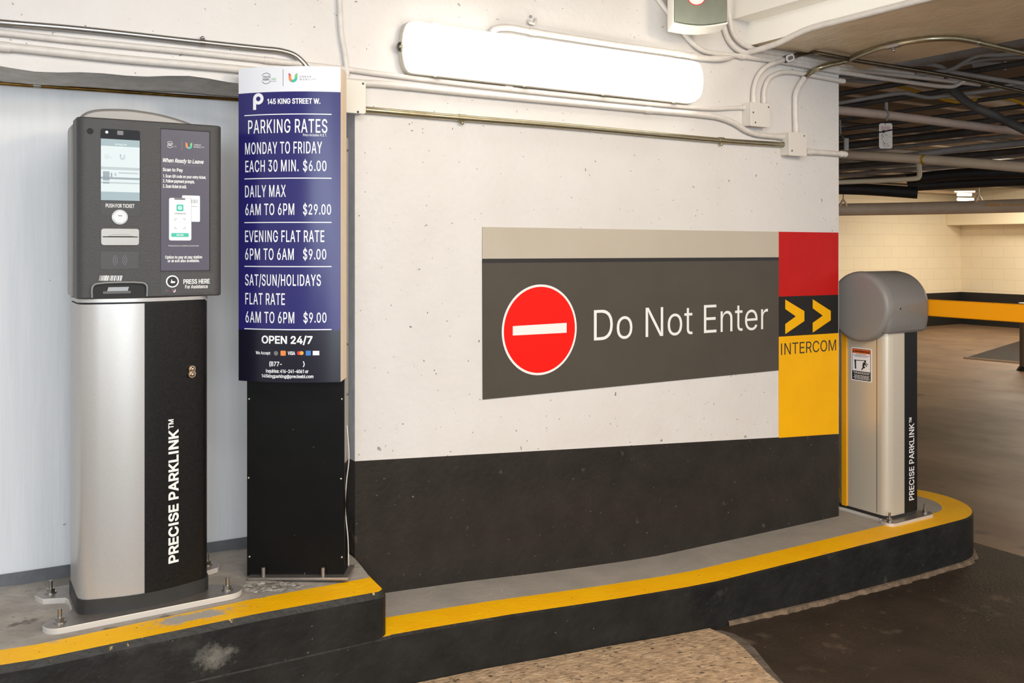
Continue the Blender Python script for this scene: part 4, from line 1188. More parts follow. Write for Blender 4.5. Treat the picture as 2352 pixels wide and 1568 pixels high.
# assistance panel
q = krect(368.5, 627, 492, 673)
ap = MB().prism(KF, rrect(*q, 0.003), -0.002, 0.0009).build('assistance_panel', M('assistance_charcoal', (66, 65, 64), 0.4), root)
a, c = kx(395.5, 646)
ab = MB(); ab.slab(lambda a, b, c: KF(a, c, b), disc_poly(a, c, 0.0172, n=32), 0, 0.003, 0); ab.slab(lambda a, b, c: KF(a, c, b), disc_poly(a, c, 0.0135, n=32), 0.002, 0.0045, 1)
ab = ab.build('call_button', [m_whiteglow, m_signblack], ap)
hm = MB()
flat(hm, KF, [(a - 0.004, c + 0.005), (a - 0.002, c + 0.006), (a - 0.001, c + 0.001), (a + 0.007, c), (a + 0.007, c - 0.004), (a - 0.003, c - 0.005), (a - 0.006, c - 0.001), (a - 0.003, c)], 0.0049)
hm.build('hand_mark', m_whiteglow, ab, smooth=False)
text(KF, 'PRESS HERE', *krect(421, 640.5, 481.5, 651.5), 0.0013, m_white, ap, 0.018)
text(KF, 'For Assistance', *krect(425, 653.5, 477, 662), 0.0013, m_white, ap, 0.012)
u_logo(KF, *krect(396, 664, 403, 671), 0.0013, ap, [m_orange, m_pink, m_whiteglow, m_whiteglow])
la_, lc_ = kx(382, 667.5)
ring_logo(KF, la_, lc_, 0.004, 0.0013, ap, m_textgrey, m_textgrey)

# ------------------------------------------------------------------ parking rate sign on its black pylon
Z0, Z1, BULGE = 2.735, 2.705, 0.027
SX0, SX1 = 548.0, 782.0
AX0, AX1 = catc(SX0, HY, Z0).x, catc(SX1, HY, Z1).x


def sz(t):
    return Z0 + (Z1 - Z0) * t - BULGE * (1 - (2 * t - 1) ** 2)


def SF(a, b, c):                   # a = 0..1 across the bowed face, b = lift, c = height above eye
    z = sz(a) - b
    return V3(AX0 + (AX1 - AX0) * a, z, CAM + c)


def sa(x):                         # column of the photo -> a
    t = (x - SX0) / (SX1 - SX0)
    for _ in range(6):
        X = (x - CX) / F * sz(t)
        t = (X - AX0) / (AX1 - AX0)
    return t


def srect(x0, y0, x1, y1):
    a0, a1 = sa(x0), sa(x1)
    z = sz((a0 + a1) / 2)
    return a0, a1, (HY - y1) / F * z, (HY - y0) / F * z


def curved(mbx, a0, a1, c0, c1, b0, b1, mi=0, n=16):
    P = []
    for k in range(n + 1):
        a = a0 + (a1 - a0) * k / n
        P += [SF(a, b0, c0), SF(a, b0, c1), SF(a, b1, c1), SF(a, b1, c0)]
    Fc = []
    for k in range(n):
        for j in range(4):
            Fc.append((4 * k + j, 4 * k + (j + 1) % 4, 4 * (k + 1) + (j + 1) % 4, 4 * (k + 1) + j))
    Fc += [(0, 1, 2, 3), (4 * n + 3, 4 * n + 2, 4 * n + 1, 4 * n)]
    return mbx.add(P, Fc, mi)


PZ = 2.775                          # front plane of the pylon
px0, px1 = catc(567, HY, PZ).x, catc(790, HY, PZ).x
def PFm(a, b, c):
    return V3(a, PZ - b, CAM + c)


pyl_base = up_h(-0.3) + 0.009
rs = thing('rate_sign', V3(0.5 * (px0 + px1), PZ + 0.05, CAM + pyl_base), 'tall indigo parking rates sign on a black steel pylon beside the ticket machine', 'sign')
S_TOP = (HY - 153) / F * 2.70
S_HEAD = (HY - 211) / F * 2.70
S_DARK = (HY - 758.5) / F * 2.70
S_BOT = (HY - 877.5) / F * 2.70
pylon = MB().box(PFm, px0, px1, -0.065, 0.0, pyl_base, 0.335).build('pylon', m_pylon, rs, bevel=0.002)
side = MB().box(PFm, px1 - 0.001, px1 + 0.0015, -0.0655, -0.012, (HY - 1060) / F * 2.8, 0.334)
tag(side.build('side_panel', m_pylonside, rs), 'grey side panel')
for x, y in ((572, 916), (785, 916), (571, 1097), (783, 1099), (573, 1278), (785, 1279)):
    p = at(x, y, PZ)
    b = MB(); b.ball(p, 0.0045, seg=10); b.build('screw', m_screw, pylon)
for y in (345, 790, 905):
    p = PFm(px1 + 0.002, -0.045, (HY - y) / F * (PZ + 0.045))
    b = MB(); b.ball(p, 0.004, seg=8); b.build('side_screw', m_dullsteel, rs)
# frayed wire down the right side
b = MB(); b.tube(smooth_path([PFm(px1 + 0.004 + 0.006 * math.sin(k * 1.7), -0.03, c) for k, c in enumerate((-0.55, -0.65, -0.72, -0.80, -0.9, -0.98))], 5), 0.0016, 6)
b.build('loose_wire', m_condwhite, rs)
fp = MB().box(PFm, px0 + 0.01, px1 + 0.018, -0.085, 0.028, pyl_base - 0.004, pyl_base + 0.004)
fp = fp.build('foot_plate', m_plate, rs, bevel=0.001)
for x in (605, 742):
    X = catc(x, HY, PZ - 0.014).x
    b = MB(); b.tube([PFm(X, 0.014, pyl_base + 0.003), PFm(X, 0.014, pyl_base + 0.03)], 0.006, 10); b.build('anchor_stud', m_plate, fp)
# cabinet of the sign
cab = MB(); curved(cab, 0.004, 0.996, S_BOT + 0.002, S_TOP - 0.002, -0.004, -0.0405)
for k in range(2):
    pass
cab.box(PFm, AX0 + 0.002, AX1 - 0.001, 0.010, PZ - Z0 - 0.006, S_BOT + 0.001, S_TOP - 0.001)
cab.box(lambda a, b, c: V3(a, b, CAM + c), AX1 - 0.004, AX1 + 0.0005, Z1 + 0.004, 2.800, S_BOT, S_TOP - 0.0005)
cab.box(lambda a, b, c: V3(a, b, CAM + c), AX0 - 0.0005, AX0 + 0.004, Z0 + 0.004, PZ - 0.010, S_BOT, S_TOP - 0.0005)
tag(cab.build('cabinet', m_wood, rs), 'pale wooden sign cabinet edge')
MB().box(PFm, px0 + 0.05, px1 - 0.05, -0.001, 0.011, -0.30, 0.25).build('mounting_bracket', m_pylonside, rs)
hd = curved(MB(), 0, 1, S_HEAD, S_TOP, 0, -0.004).build('header_panel', m_header, rs); tag(hd, 'white header panel')
rp = curved(MB(), 0, 1, S_DARK, S_HEAD, 0, -0.004).build('rate_panel', m_blue, rs); tag(rp, 'indigo rate panel')
ft = curved(MB(), 0, 1, S_BOT, S_DARK, 0, -0.004).build('footer_panel', m_navy, rs); tag(ft, 'dark navy footer panel')
LL = 0.0008
asp = AX1 - AX0
for s, r, bd in (('145 KING STREET W.', (614, 225.5, 736, 238.5), 0.016), ('PARKING RATES', (570, 273, 752, 305.5), 0.0),
                 ('Price includes H.S.T.', (696, 307, 751, 313), 0.0), ('MONDAY TO FRIDAY', (563, 325, 740, 353), 0.0),
                 ('EACH 30 MIN.', (563.5, 367, 686, 394.5), 0.0), ('$6.00', (696, 365.5, 750, 396), 0.0),
                 ('DAILY MAX', (563, 425, 656.5, 452.5), 0.0), ('6AM TO 6PM', (563.5, 467, 676, 494), 0.0), ('$29.00', (696, 465.5, 760.5, 496), 0.0),
                 ('EVENING FLAT RATE', (563, 528.5, 745, 556), 0.0), ('6PM TO 6AM', (563, 570, 675, 597), 0.0), ('$9.00', (696, 568.5, 749.5, 599), 0.0),
                 ('SAT/SUN/HOLIDAYS', (563, 629, 737, 660), 0.0), ('FLAT RATE', (563.5, 673, 654.5, 699.5), 0.0),
                 ('6AM TO 6PM', (564, 715.5, 676, 742), 0.0), ('$9.00', (697, 714.5, 750, 744), 0.0)):
    text(SF, s, *srect(*r), LL, m_whiteglow, rp, bd + 0.006, spacing=1.10 if bd == 0 else 1.0, asp=asp)
for y in (262, 409, 510.5, 612, 756.8):
    q = srect(561.5, y - 1.1, 761.5, y + 1.1)
    curved(MB(), q[0], q[1], q[2], q[3], LL, 0.0).build('divider_rule', m_whiteglow, rp)
# the P mark
q = srect(581.5, 214, 605.5, 252)
pm = MB()
aw = q[1] - q[0]
asp = (AX1 - AX0)
R = aw / 2
arc_band(pm, SF, (q[0] + q[1]) / 2, q[3] - R * asp, R * 0.42, R, asp, -0.55 * PI, 1.45 * PI, LL, 0, 36)
flat(pm, SF, [(q[0], q[2]), (q[0] + aw * 0.30, q[2]), (q[0] + aw * 0.30, q[3] - R * asp), (q[0], q[3] - R * asp)], LL + 0.0002)
pm.build('parking_mark', m_whiteglow, rp, smooth=False)
# header marks
a, c = sa(611.6), (HY - 179.5) / F * 2.70
ring_logo(SF, a, c, 0.0165 / asp, LL, hd, m_textgrey, m_green, asp)
q = srect(650, 159, 650.8, 197); curved(MB(), q[0], q[1], q[2], q[3], LL, 0, n=1).build('divider', m_textgrey, hd)
u_logo(SF, *srect(663, 167.5, 683.2, 189), LL, hd, [m_pink, m_orange, m_teal, m_green])
text(SF, 'URBAN', *srect(689, 174, 714, 178), LL, m_textgrey, hd, 0.005, spacing=1.6, asp=asp)
text(SF, 'MOBILITY', *srect(689, 180.3, 725.5, 184.3), LL, m_textgrey, hd, 0.005, spacing=1.6, asp=asp)
# footer
for s, r, bd in (('OPEN 24/7', (601, 770.5, 718, 792), 0.025), ('We Accept:', (587.5, 806.5, 621.5, 815.5), 0.016), ('VISA', (661, 806.5, 678, 815), 0.022),
                 ('(B77-', (618.5, 829.5, 647.5, 842.5), 0.02), (')', (695.5, 829.5, 700, 842.5), 0.02),
                 ('Inquiries: 416-241-4061 or', (611, 848, 708.5, 858.5), 0.018), ('145kingparking@precisebi.com', (601, 860, 720, 870), 0.018)):
    text(SF, s, *srect(*r), LL, m_whiteglow, ft, bd, asp=asp)
cmk = MB()
q = srect(629, 805, 639, 817); arc_band(cmk, SF, (q[0] + q[1]) / 2, (q[2] + q[3]) / 2, 0.0, (q[1] - q[0]) / 2, asp, 0, 2 * PI, LL, 0)
q = srect(644.5, 805, 656.5, 816.5); flat(cmk, SF, rrect(q[0], q[1], q[2], q[3], 0.004), LL, 1)
q = srect(682.5, 805.5, 691.5, 815.5); arc_band(cmk, SF, (q[0] + q[1]) / 2, (q[2] + q[3]) / 2, 0.0, (q[1] - q[0]) / 2, asp, 0, 2 * PI, LL, 2)
q = srect(688.5, 805.5, 697.5, 815.5); arc_band(cmk, SF, (q[0] + q[1]) / 2, (q[2] + q[3]) / 2, 0.0, (q[1] - q[0]) / 2, asp, 0, 2 * PI, LL + 0.0002, 3)
q = srect(702.5, 805, 714, 816); flat(cmk, SF, [(q[0], q[2]), (q[1], q[2]), (q[1], q[3]), (q[0], q[3])], LL, 4)
q = srect(718.5, 805.5, 733.5, 815.5); flat(cmk, SF, [(q[0], q[2]), (q[1], q[2]), (q[1], q[3]), (q[0], q[3])], LL, 5)
cmk.build('card_marks', [m_textgrey, m_orange, m_cardred, m_gold, m_cardblue, m_whiteglow], ft, smooth=False)

# ------------------------------------------------------------------ DO NOT ENTER panel and INTERCOM panel on the wall
def WFm(a, b, c):
    return W(a, b, c)


def quad_px(mbx, p, b0, b1, mi=0):
    mbx.prism(W, [uw(*k) for k in p], b0, b1, mi)
    return mbx


dne = thing('wall_sign', pv(1447, 884, 0.001), 'wide charcoal wall sign with red no-entry disc and white lettering', 'sign')
t_l, t_r = uw(1107, 521), uw(1787, 532)
b_l, b_r = uw(1108, 917), uw(1787, 850)
main = quad_px(MB(), [(1107, 604), (1787, 598), (1787, 850), (1108, 917)], 0.0008, 0.004).build('sign_panel', m_signgrey, dne)
quad_px(MB(), [(1107, 521), (1787, 532), (1787, 590.5), (1107, 594)], 0.0008, 0.004).build('top_strip', m_signbeige, dne)
quad_px(MB(), [(1107, 594), (1787, 590.5), (1787, 598), (1107, 604)], 0.0008, 0.0041).build('black_line', m_signblack, dne)
cl, cr = uw(1151, 757), uw(1323, 757)
ct, cbm = uw(1237, 653)[1], uw(1237, 861)[1]
ca, cc, ra, rc = (cl[0] + cr[0]) / 2, (ct + cbm) / 2, (cr[0] - cl[0]) / 2, (ct - cbm) / 2
rr_ = (ra + rc) / 2
rim = MB().prism(W, disc_poly(ca, cc, ra, rc, 64), 0.003, 0.0046).build('disc_rim', m_white, dne)
MB().prism(W, disc_poly(ca, cc, ra - 0.0085, rc - 0.0085, 64), 0.004, 0.0052).build('red_disc', m_red, dne)
quad_px(MB(), [(1176, 748.5), (1299.5, 741), (1299.5, 763.5), (1176, 770)], 0.005, 0.0058).build('white_bar', m_white, dne)
a0, c0 = uw(1362.5, 781.5); a1, _ = uw(1762, 757); c1 = uw(1362.5, 712)[1]
text(W, 'Do Not Enter', a0, a1, c0 - 0.002, c1, 0.0046, m_white, dne, -0.004)

itc = thing('intercom_sign', pv(1855, 1000, 0.001), 'upright red, black and yellow panel reading INTERCOM at the wall end', 'sign')
quad_px(MB(), [(1787, 532), (1924.5, 534), (1924.5, 676.5), (1787, 681)], 0.0006, 0.003).build('red_panel', m_redpaint, itc)
ar = quad_px(MB(), [(1787, 681), (1924.5, 676.5), (1924.5, 764.5), (1787.5, 773)], 0.0006, 0.003).build('arrow_panel', m_blackpaint, itc)
yp = quad_px(MB(), [(1787.5, 773), (1924.5, 764.5), (1925, 995.5), (1788.5, 1005)], 0.0006, 0.003).build('yellow_panel', m_yellowpaint, itc)
for poly in ([(65, 545), (192, 622), (192, 688), (65, 775), (65, 708), (135, 657), (65, 608)], [(248, 543), (368, 620), (368, 683), (248, 765), (248, 700), (315, 652), (248, 603)]):
    px = [(1780 + x / 2.904, 500 + y / 2.904) for x, y in poly]
    MB().prism(W, [uw(*k) for k in px], 0.002, 0.0036).build('chevron', m_yellowpaint, ar)
vs, fs = text_mesh('INTERCOM', 0.0)
x0, x1 = min(v.x for v in vs), max(v.x for v in vs); y0, y1 = min(v.y for v in vs), max(v.y for v in vs)
ic0, ic1 = uw(1792.5, 815.5), uw(1792.5, 788); jc0, jc1 = uw(1919, 804.5), uw(1919, 779)
P = []
for v in vs:
    s, t = (v.x - x0) / (x1 - x0), (v.y - y0) / (y1 - y0)
    P.append(W(ic0[0] + (jc0[0] - ic0[0]) * s, 0.0036, (ic0[1] + (jc0[1] - ic0[1]) * s) * (1 - t) + (ic1[1] + (jc1[1] - ic1[1]) * s) * t))
MB().add(P, fs).build('lettering', m_textdark, yp, smooth=False)

# ------------------------------------------------------------------ wall luminaire
lt = thing('wall_light', pv(1276, 200, 0.0), 'long lit wrap-around fluorescent fixture high on the white wall', 'light fixture')
LV = 0.075
tl, tr, bl, br = uw(962, 44, LV), uw(1596, 136, LV), uw(957, 166, LV), uw(1592, 233, LV)
lu_0, lu_1 = uw(936, 105, LV)[0], uw(1617, 190, LV)[0]
lw0 = (bl[1] + br[1]) / 2; lw1 = (tl[1] + tr[1]) / 2
lc_u0, lc_u1 = (tl[0] + bl[0]) / 2, (tr[0] + br[0]) / 2
hh = (lw1 - lw0) / 2; wc = (lw0 + lw1) / 2


def light_outline(d=0.0):
    P = []
    for k in range(13):
        t = -PI / 2 + PI * k / 12
        P.append((lc_u1 + (lu_1 - lc_u1 - d) * math.cos(t) ** 0.75 if abs(math.cos(t)) > 1e-6 else lc_u1, wc + (hh - d) * math.sin(t)))
    for k in range(13):
        t = PI / 2 + PI * k / 12
        P.append((lc_u0 - (lc_u0 - lu_0 - d) * abs(math.cos(t)) ** 0.75, wc + (hh - d) * math.sin(t)))
    return P


MB().prism(W, light_outline(-0.001), 0.0, 0.032).build('housing', m_fixture, lt, bevel=0.003)
o0, o1_, o2, o3 = light_outline(0.002), light_outline(0.004), light_outline(0.012), light_outline(0.03)
dm = MB()
n = len(o0)
lay = [[W(a, 0.030, c) for a, c in o0], [W(a, 0.060, c) for a, c in o1_], [W(a, 0.083, c) for a, c in o2], [W(a, 0.090, c) for a, c in o3]]
for A, B in zip(lay, lay[1:]):
    dm.add(A + B, [(k, (k + 1) % n, n + (k + 1) % n, n + k) for k in range(n)], 0)
dm.add(lay[-1], [tuple(range(n))], 0)
dm.build('diffuser', m_diff, lt, angle=60)
for x, y in ((1012, 169), (1216, 192), (1396, 211), (1558, 228.5), (1005, 50.5)):
    a, c = uw(x, y, 0.05)
    c = lw0 if y > 150 or x != 1005 else lw1
    MB().box(W, a - 0.014, a + 0.014, 0.026, 0.052, c - 0.004, c + 0.006).build('clip', m_fixture, lt, bevel=0.001)
b = MB(); b.ball(W(lu_0 - 0.004, 0.026, wc), 0.012, sq=(1, 1, 1.4)); b.build('end_latch', m_dullsteel, lt)

# ------------------------------------------------------------------ conduits on the wall
def conduit(name, label, pts, r, mat, group=None, clamps=(), cat='conduit', seg=12, n=6):
    path = smooth_path(pts, n)
    root = tag(MB().tube(path, r, seg).build(name, mat), label, cat, group)
    for c in clamps:
        p, dirv = Vector(c[0]), Vector(c[1]).normalized()
        w = c[2] if len(c) > 2 else 0.012
        b = MB()
        b.tube([p - dirv * w / 2, p + dirv * w / 2], r * 1.16, 12)
        tp_, bt = p + Vector((0, 0, r * 1.1)), p + Vector((0, 0, -r * 1.1))
        if len(c) > 3:
            b.tube([p, p + Vector((0, 0, c[3]))], r * 0.5, 8)
            b.ball(p + Vector((0, 0, c[3])) - Vector((0, -1, 0)) * -0.002, r * 0.6, seg=8)
        b.build('clamp', c[4] if len(c) > 4 else (m_condwhite if mat is m_condwhite else m_screw), root)
    return root


dvec = Vector((1, 0, 0))
conduit('conduit', 'shiny bare steel conduit bending down behind the rate sign, topmost on the left',
        [pv(-160, 38, .014), pv(0, 52, .014), pv(180, 67, .014), pv(465, 98, .014), pv(600, 112, .014), pv(645, 117, .014), pv(676, 127, .014), pv(696, 144, .014), pv(716, 172, .014), pv(740, 210, .014)],
        0.0095, m_galv, 'conduits along the wall', [(pv(465, 98, .014), dvec, 0.014, 0.014, m_screw)])
conduit('conduit', 'thin white painted conduit running behind the lower edge of the wall light into a box',
        [pv(-160, 60, .01), pv(0, 75, .01), pv(156, 92, .01), pv(450, 121, .01), pv(618, 139, .01), pv(802, 160, .01), pv(860, 168, .01), pv(1100, 197, .01), pv(1503, 239, .01), pv(1572, 245, .01), pv(1640, 250, .01), pv(1680, 248, .01), pv(1722, 247, .01)],
        0.0095, m_condwhite, 'conduits along the wall', [(pv(618, 139, .01), dvec, 0.03), (pv(1167, 203, .01), dvec, 0.03)])
conduit('conduit', 'thicker white painted conduit below the wall light, dropping in an S to the lower box',
        [pv(-160, 93, .013), pv(8, 107, .013), pv(274, 135, .013), pv(548, 159, .013), pv(833, 191, .013), pv(860, 192, .013), pv(1074, 213.5, .013), pv(1289, 234, .013), pv(1489, 253, .013), pv(1610, 264, .013), pv(1655, 271, .013), pv(1688, 284, .013), pv(1712, 299, .013), pv(1735, 308, .013), pv(1764, 312, .013), pv(1808, 315, .013)],
        0.0122, m_condwhite, 'conduits along the wall', [(pv(1489, 253, .013), dvec, 0.03), (pv(4, 107, .013), dvec, 0.04), (pv(1792, 314, .013), dvec, 0.03)])
conduit('conduit', 'bare yellowish steel conduit, straight and lowest on the white wall above the wall sign',
        [pv(838, 252, .014), pv(1060, 271, .014), pv(1289, 289, .014), pv(1660, 323, .014), pv(1810, 333, .014)],
        0.0115, m_brassy, 'conduits along the wall', [(pv(1061, 271, .014), dvec, 0.028, -0.018, m_brassy), (pv(1656, 322, .014), dvec, 0.028, -0.018, m_brassy), (pv(1800, 332, .014), dvec, 0.02)])
conduit('conduit', 'slim white upright conduit rising above the rate sign to the picture top',
        [pv(779, -60, .012), pv(780, 0, .012), pv(783, 70, .012), pv(791, 120, .012), pv(795, 150, .012), pv(796, 196, .012)],
        0.0085, m_condwhite, 'conduits along the wall', [(pv(796, 166, .012), Vector((0, 0, 1)), 0.02)])
conduit('conduit', 'short white conduit stub leaving the lower junction box past the wall end',
        [pv(1850, 348, .015), pv(1900, 351, .015), pv(1943, 354.5, .015)], 0.0125, m_condwhite, 'conduits along the wall', [(pv(1858, 348.5, .015), dvec, 0.03), (pv(1936, 354, .015), dvec, 0.035)])
zu = Vector((0, 0, 1))
conduit('conduit', 'white conduit curving up from the upper box to an oval metal fitting',
        [pv(1731, 240, .014), pv(1731.5, 205, .014), pv(1741, 175, .016), pv(1761, 153, .02), pv(1793, 140, .024), pv(1806, 135, .026)],
        0.0105, m_condwhite, 'conduits along the wall', [(pv(1731, 229, .014), zu, 0.03)])
conduit('conduit', 'dark steel conduit leading from the oval fitting along the beam underside',
        [pv(1812, 133, .028), pv(1828, 128, .03), pv(1855, 121, .03), pw(1880, 123, .845), pw(1971, 140, .845), pw(2060, 154, .843), pw(2134, 166, .838), pw(2215, 181, .83), pw(2290, 197, .82), pw(2420, 226, .80)],
        0.0105, m_dullsteel, 'conduits along the wall')
conduit('conduit', 'white conduit bending from the upper box to an open end at the wall edge',
        [pv(1754, 240, .012), pv(1755, 207, .012), pv(1766, 181, .012), pv(1786, 169, .012), pv(1808, 165.5, .012), pv(1862, 173, .012), pv(1938, 187, .012)],
        0.0105, m_condwhite, 'conduits along the wall', [(pv(1754, 229, .012), zu, 0.03), (pv(1933, 186, .012), dvec, 0.03)])
r_i = conduit('conduit', 'white conduit rising from the lower box beside the wall end',
        [pv(1828, 310, .014), pv(1826.5, 246, .014), pv(1828.5, 212, .015), pv(1847, 179, .018)],
        0.0125, m_condwhite, 'conduits along the wall', [(pv(1828, 294, .014), zu, 0.03)])
conduit('conduit', 'long bare steel conduit arching under the brown beam to the right picture edge',
        [pv(1847, 179, .018), pv(1866, 163, .02), pw(1884, 155.5, .80), pw(1902, 149, .815), pw(1938, 141, .84), pw(1982, 123, .85), pw(2018, 110.5, .85), pw(2043, 105, .85), pw(2080, 97, .85), pw(2134, 89.5, .85), pw(2188, 88, .85), pw(2225, 93, .85), pw(2261, 101, .85), pw(2352, 122, .85), pw(2430, 142, .85), pw(2600, 180, .85)],
        0.0125, m_brassy, 'conduits along the wall', [(pw(2052, 103, .85), pw(2080, 97, .85) - pw(2034, 107, .85), 0.06, -0.024), (pw(2245, 97, .85), pw(2261, 101, .85) - pw(2235, 95, .85), 0.012)])
eu = 1.808 - 0.012
conduit('conduit', 'white conduit along the top of the wall light swerving onto the beam face',
        [pv(1128, 76, .02), pv(1139, 66, .02), pv(1164, 63, .02), pv(1224, 73, .018), pv(1396, 100, .018), pv(1556, 123, .018), pv(1620, 134, .018), pv(1663, 134, .03), pu(1699, 125.5, eu - 0.02), pu(1754, 110.5, eu), pu(1790, 98, eu), pu(1826, 80, eu), pu(1862, 65, eu), pu(1935, 46, eu), pu(2116, 0, eu), pu(2300, -46, eu)],
        0.0125, m_condwhite, 'conduits along the wall', [(pv(1224, 73, .018), dvec, 0.03), (pv(1556, 123, .018), dvec, 0.03), (pv(1592, 129, .018), dvec, 0.02)])
conduit('conduit', 'white conduit slanting down left of the grey wall box at the picture top',
        [pv(1480, -50, .012), pv(1514, 0, .012), pv(1547, 43, .012), pv(1586, 94, .012), pv(1612, 115, .012), pv(1645, 123, .012), pv(1700, 129, .012), pv(1800, 143, .012), pv(1924, 165, .012)],
        0.0112, m_condwhite, 'conduits along the wall', [(pv(1704, 130, .012), dvec, 0.03)])
conduit('conduit', 'white conduit from under the grey wall box, inner of the curving pair',
        [pv(1657, 40, .012), pv(1664, 69, .012), pv(1674, 93, .012), pv(1690, 112, .012), pv(1710, 121, .012), pv(1755, 129, .012), pv(1813, 138, .012), pv(1890, 152, .012), pv(1924, 157, .012)],
        0.0112, m_condwhite, 'conduits along the wall')
conduit('conduit', 'white conduit right of the grey wall box, outer of the curving pair',
        [pv(1671, -40, .013), pv(1673, 20, .013), pv(1677, 55, .013), pv(1685, 80, .013), pv(1703, 100, .013), pv(1728, 111, .013), pv(1767, 120, .013), pv(1850, 135, .013), pv(1924, 148, .013)],
        0.0112, m_condwhite, 'conduits along the wall')
e_ = uvw(pv(1924, 165, .012))
conduit('conduit', 'dusty white conduit continuing past the wall end and turning up under the ceiling', [pv(1926, 165.3, .012), at(2054, 184, 4.7), at(2176, 199, 5.1), at(2194, 197, 5.15), at(2216, 184, 5.2)], 0.0112, m_condwhite, 'conduits along the wall')
conduit('conduit', 'dusty white conduit stub past the wall end, lower of two under the brown beam', [pv(1926, 157.3, .012), at(2015, 167, 4.8), at(2110, 178, 5.15), at(2260, 196, 5.7), at(2430, 215, 6.3)], 0.0112, m_condwhite, 'conduits along the wall')
conduit('conduit', 'dusty white conduit stub past the wall end, upper of two under the brown beam', [pv(1926, 148.3, .013), at(2015, 159, 4.8), at(2110, 172, 5.2), at(2260, 190, 5.8), at(2430, 208, 6.4)], 0.0112, m_condwhite, 'conduits along the wall')
# brass line tucked into the alcove soffit
conduit('pipe', 'thin brass pipe under the alcove soffit above the ticket machine', [pv(-200, 172, -0.255), pv(0, 191, -0.255), pv(274, 210, -0.255), pv(548, 229, -0.255), pv(700, 240, -0.255)],
        0.0055, m_brass, None, [(pv(85, 197, -0.255), dvec, 0.02)], 'pipe')

# boxes
def jbox(label, x0, y0, x1, y1, depth, mat, holes, r=0.004, mat2=None):
    a0, c1 = uw(x0, y0, depth); a1, _ = uw(x1, y0, depth)
    xm = (x0 + x1) / 2
    c1 = uw(xm, y0, depth)[1]; c0 = uw(xm, y1, depth)[1]
    t = thing('junction_box', W((a0 + a1) / 2, 0, c0), label, 'junction box', 'junction boxes on the wall')
    MB().box(W, a0 + 0.002, a1 - 0.002, 0.0, depth - 0.003, c0 + 0.002, c1 - 0.002).build('box', mat2 or mat, t, bevel=0.003)
    MB().prism(W, rrect(a0, a1, c0, c1, r), depth - 0.003, depth).build('cover', mat, t, bevel=0.001)
    for x, y in holes:
        a, c = uw(x, y, depth)
        b = MB(); b.ball(W(a, depth, c), 0.004, seg=8); b.build('screw', m_dullsteel, t)
    return t


jbox('beige junction box with rounded cover at the right shoulder of the rate sign', 793, 184, 840.5, 260, 0.045, m_boxbeige, [(834, 192), (822, 257)], 0.008, m_return)
jbox('white painted junction box with two conduits on top, right of the wall light', 1724, 236, 1769, 291, 0.05, m_boxwhite, [(1765, 246), (1735, 281), (1730, 258)])
jbox('white painted junction box, lowest one, nearest to the wall end', 1812, 304, 1853.5, 358, 0.05, m_boxwhite, [(1847, 312), (1819, 346)])
# oval conduit fitting
fo = thing('conduit_fitting', pv(1811, 134, 0.02), 'small oval silver conduit body with raised cover under the beam', 'conduit fitting')
fc = pv(1811, 134, 0.03)
ax = (pv(1828, 128, 0.03) - pv(1795, 139, 0.03)).normalized()
nn = Vector((0, -1, 0))
ay = nn.cross(ax).normalized()
def OF(a, b, c):
    return fc + ax * a + ay * c + nn * b
MB().prism(OF, rrect(-0.029, 0.029, -0.0165, 0.0165, 0.0164, 8), -0.02, 0.008).build('body', m_dullsteel, fo)
MB().prism(OF, rrect(-0.028, 0.028, -0.016, 0.016, 0.0159, 8), 0.008, 0.011).build('cover', m_white, fo, bevel=0.0008)
MB().prism(OF, rrect(-0.017, 0.017, -0.008, 0.008, 0.0079, 8), 0.011, 0.0122).build('cover_ridge', m_galv, fo, bevel=0.0004)
# left-over pipe clip above the light
cp = thing('pipe_clip', pv(1220, 48, 0), 'empty pipe clip left on the wall above the wall light', 'pipe clip')
b = MB(); b.tube([pv(1213, 46, .003), pv(1217, 52, .016), pv(1226, 55, .016), pv(1231, 48, .010), pv(1230, 44, .003)], 0.006, 8); b.build('strap', m_condwhite, cp)
b = MB(); b.ball(pv(1219, 38, .004), 0.005, seg=8); b.build('screw', m_screw, cp)
b = MB(); b.tube([pv(465, 88, -0.002), pv(465, 88, .006)], 0.0065, 12)
tag(b.build('wall_plug', M('blue_plug', (50, 70, 130), 0.5)), 'small round blue wall plug above the bare steel conduit', 'wall plug')

# grey-fronted wall box at the top edge
gb = thing('wall_box', V3(*catc(1608, 62, 3.66)), 'grey-green glossy fronted wall box cut by the picture top', 'wall box')
ZB = 3.52
def GF(a, b, c):                   # a to the right, b towards the viewer, c above eye height
    return V3(a, ZB - b, CAM + c)


a0, a1 = catc(1546, 0, ZB).x, catc(1672, 0, ZB).x
c0 = (HY - 62) / F * ZB
c1 = (HY + 95) / F * ZB
prof = [(a0, c1), (a0, c0 + 0.012)] + [(a0 + (a1 - a0) * k / 10, c0 + 0.012 - 0.013 * math.sin(PI * k / 10)) for k in range(1, 10)] + [(a1, c0 + 0.012), (a1, c1)]
MB().prism(GF, prof, -0.13, 0.0).build('case', m_beamside, gb, bevel=0.004)
inset_p = [(a + (0.003 if a < (a0 + a1) / 2 else -0.003), c + (0.006 if c < c0 + 0.05 else -0.004)) for a, c in prof]
MB().prism(GF, inset_p, -0.002, 0.006).build('front_cover', m_wallbox, gb, bevel=0.003)
MB().box(GF, a0 + 0.05, a1 - 0.05, -0.30, -0.125, c0 + 0.08, c0 + 0.2).build('bracket', m_condwhite, gb)
dsx, dsz = catc(1599, -8, ZB).x, (HY + 8) / F * ZB
MB().prism(GF, disc_poly(dsx, dsz, 0.036, n=28), 0.004, 0.0066).build('round_sticker', m_red, gb)
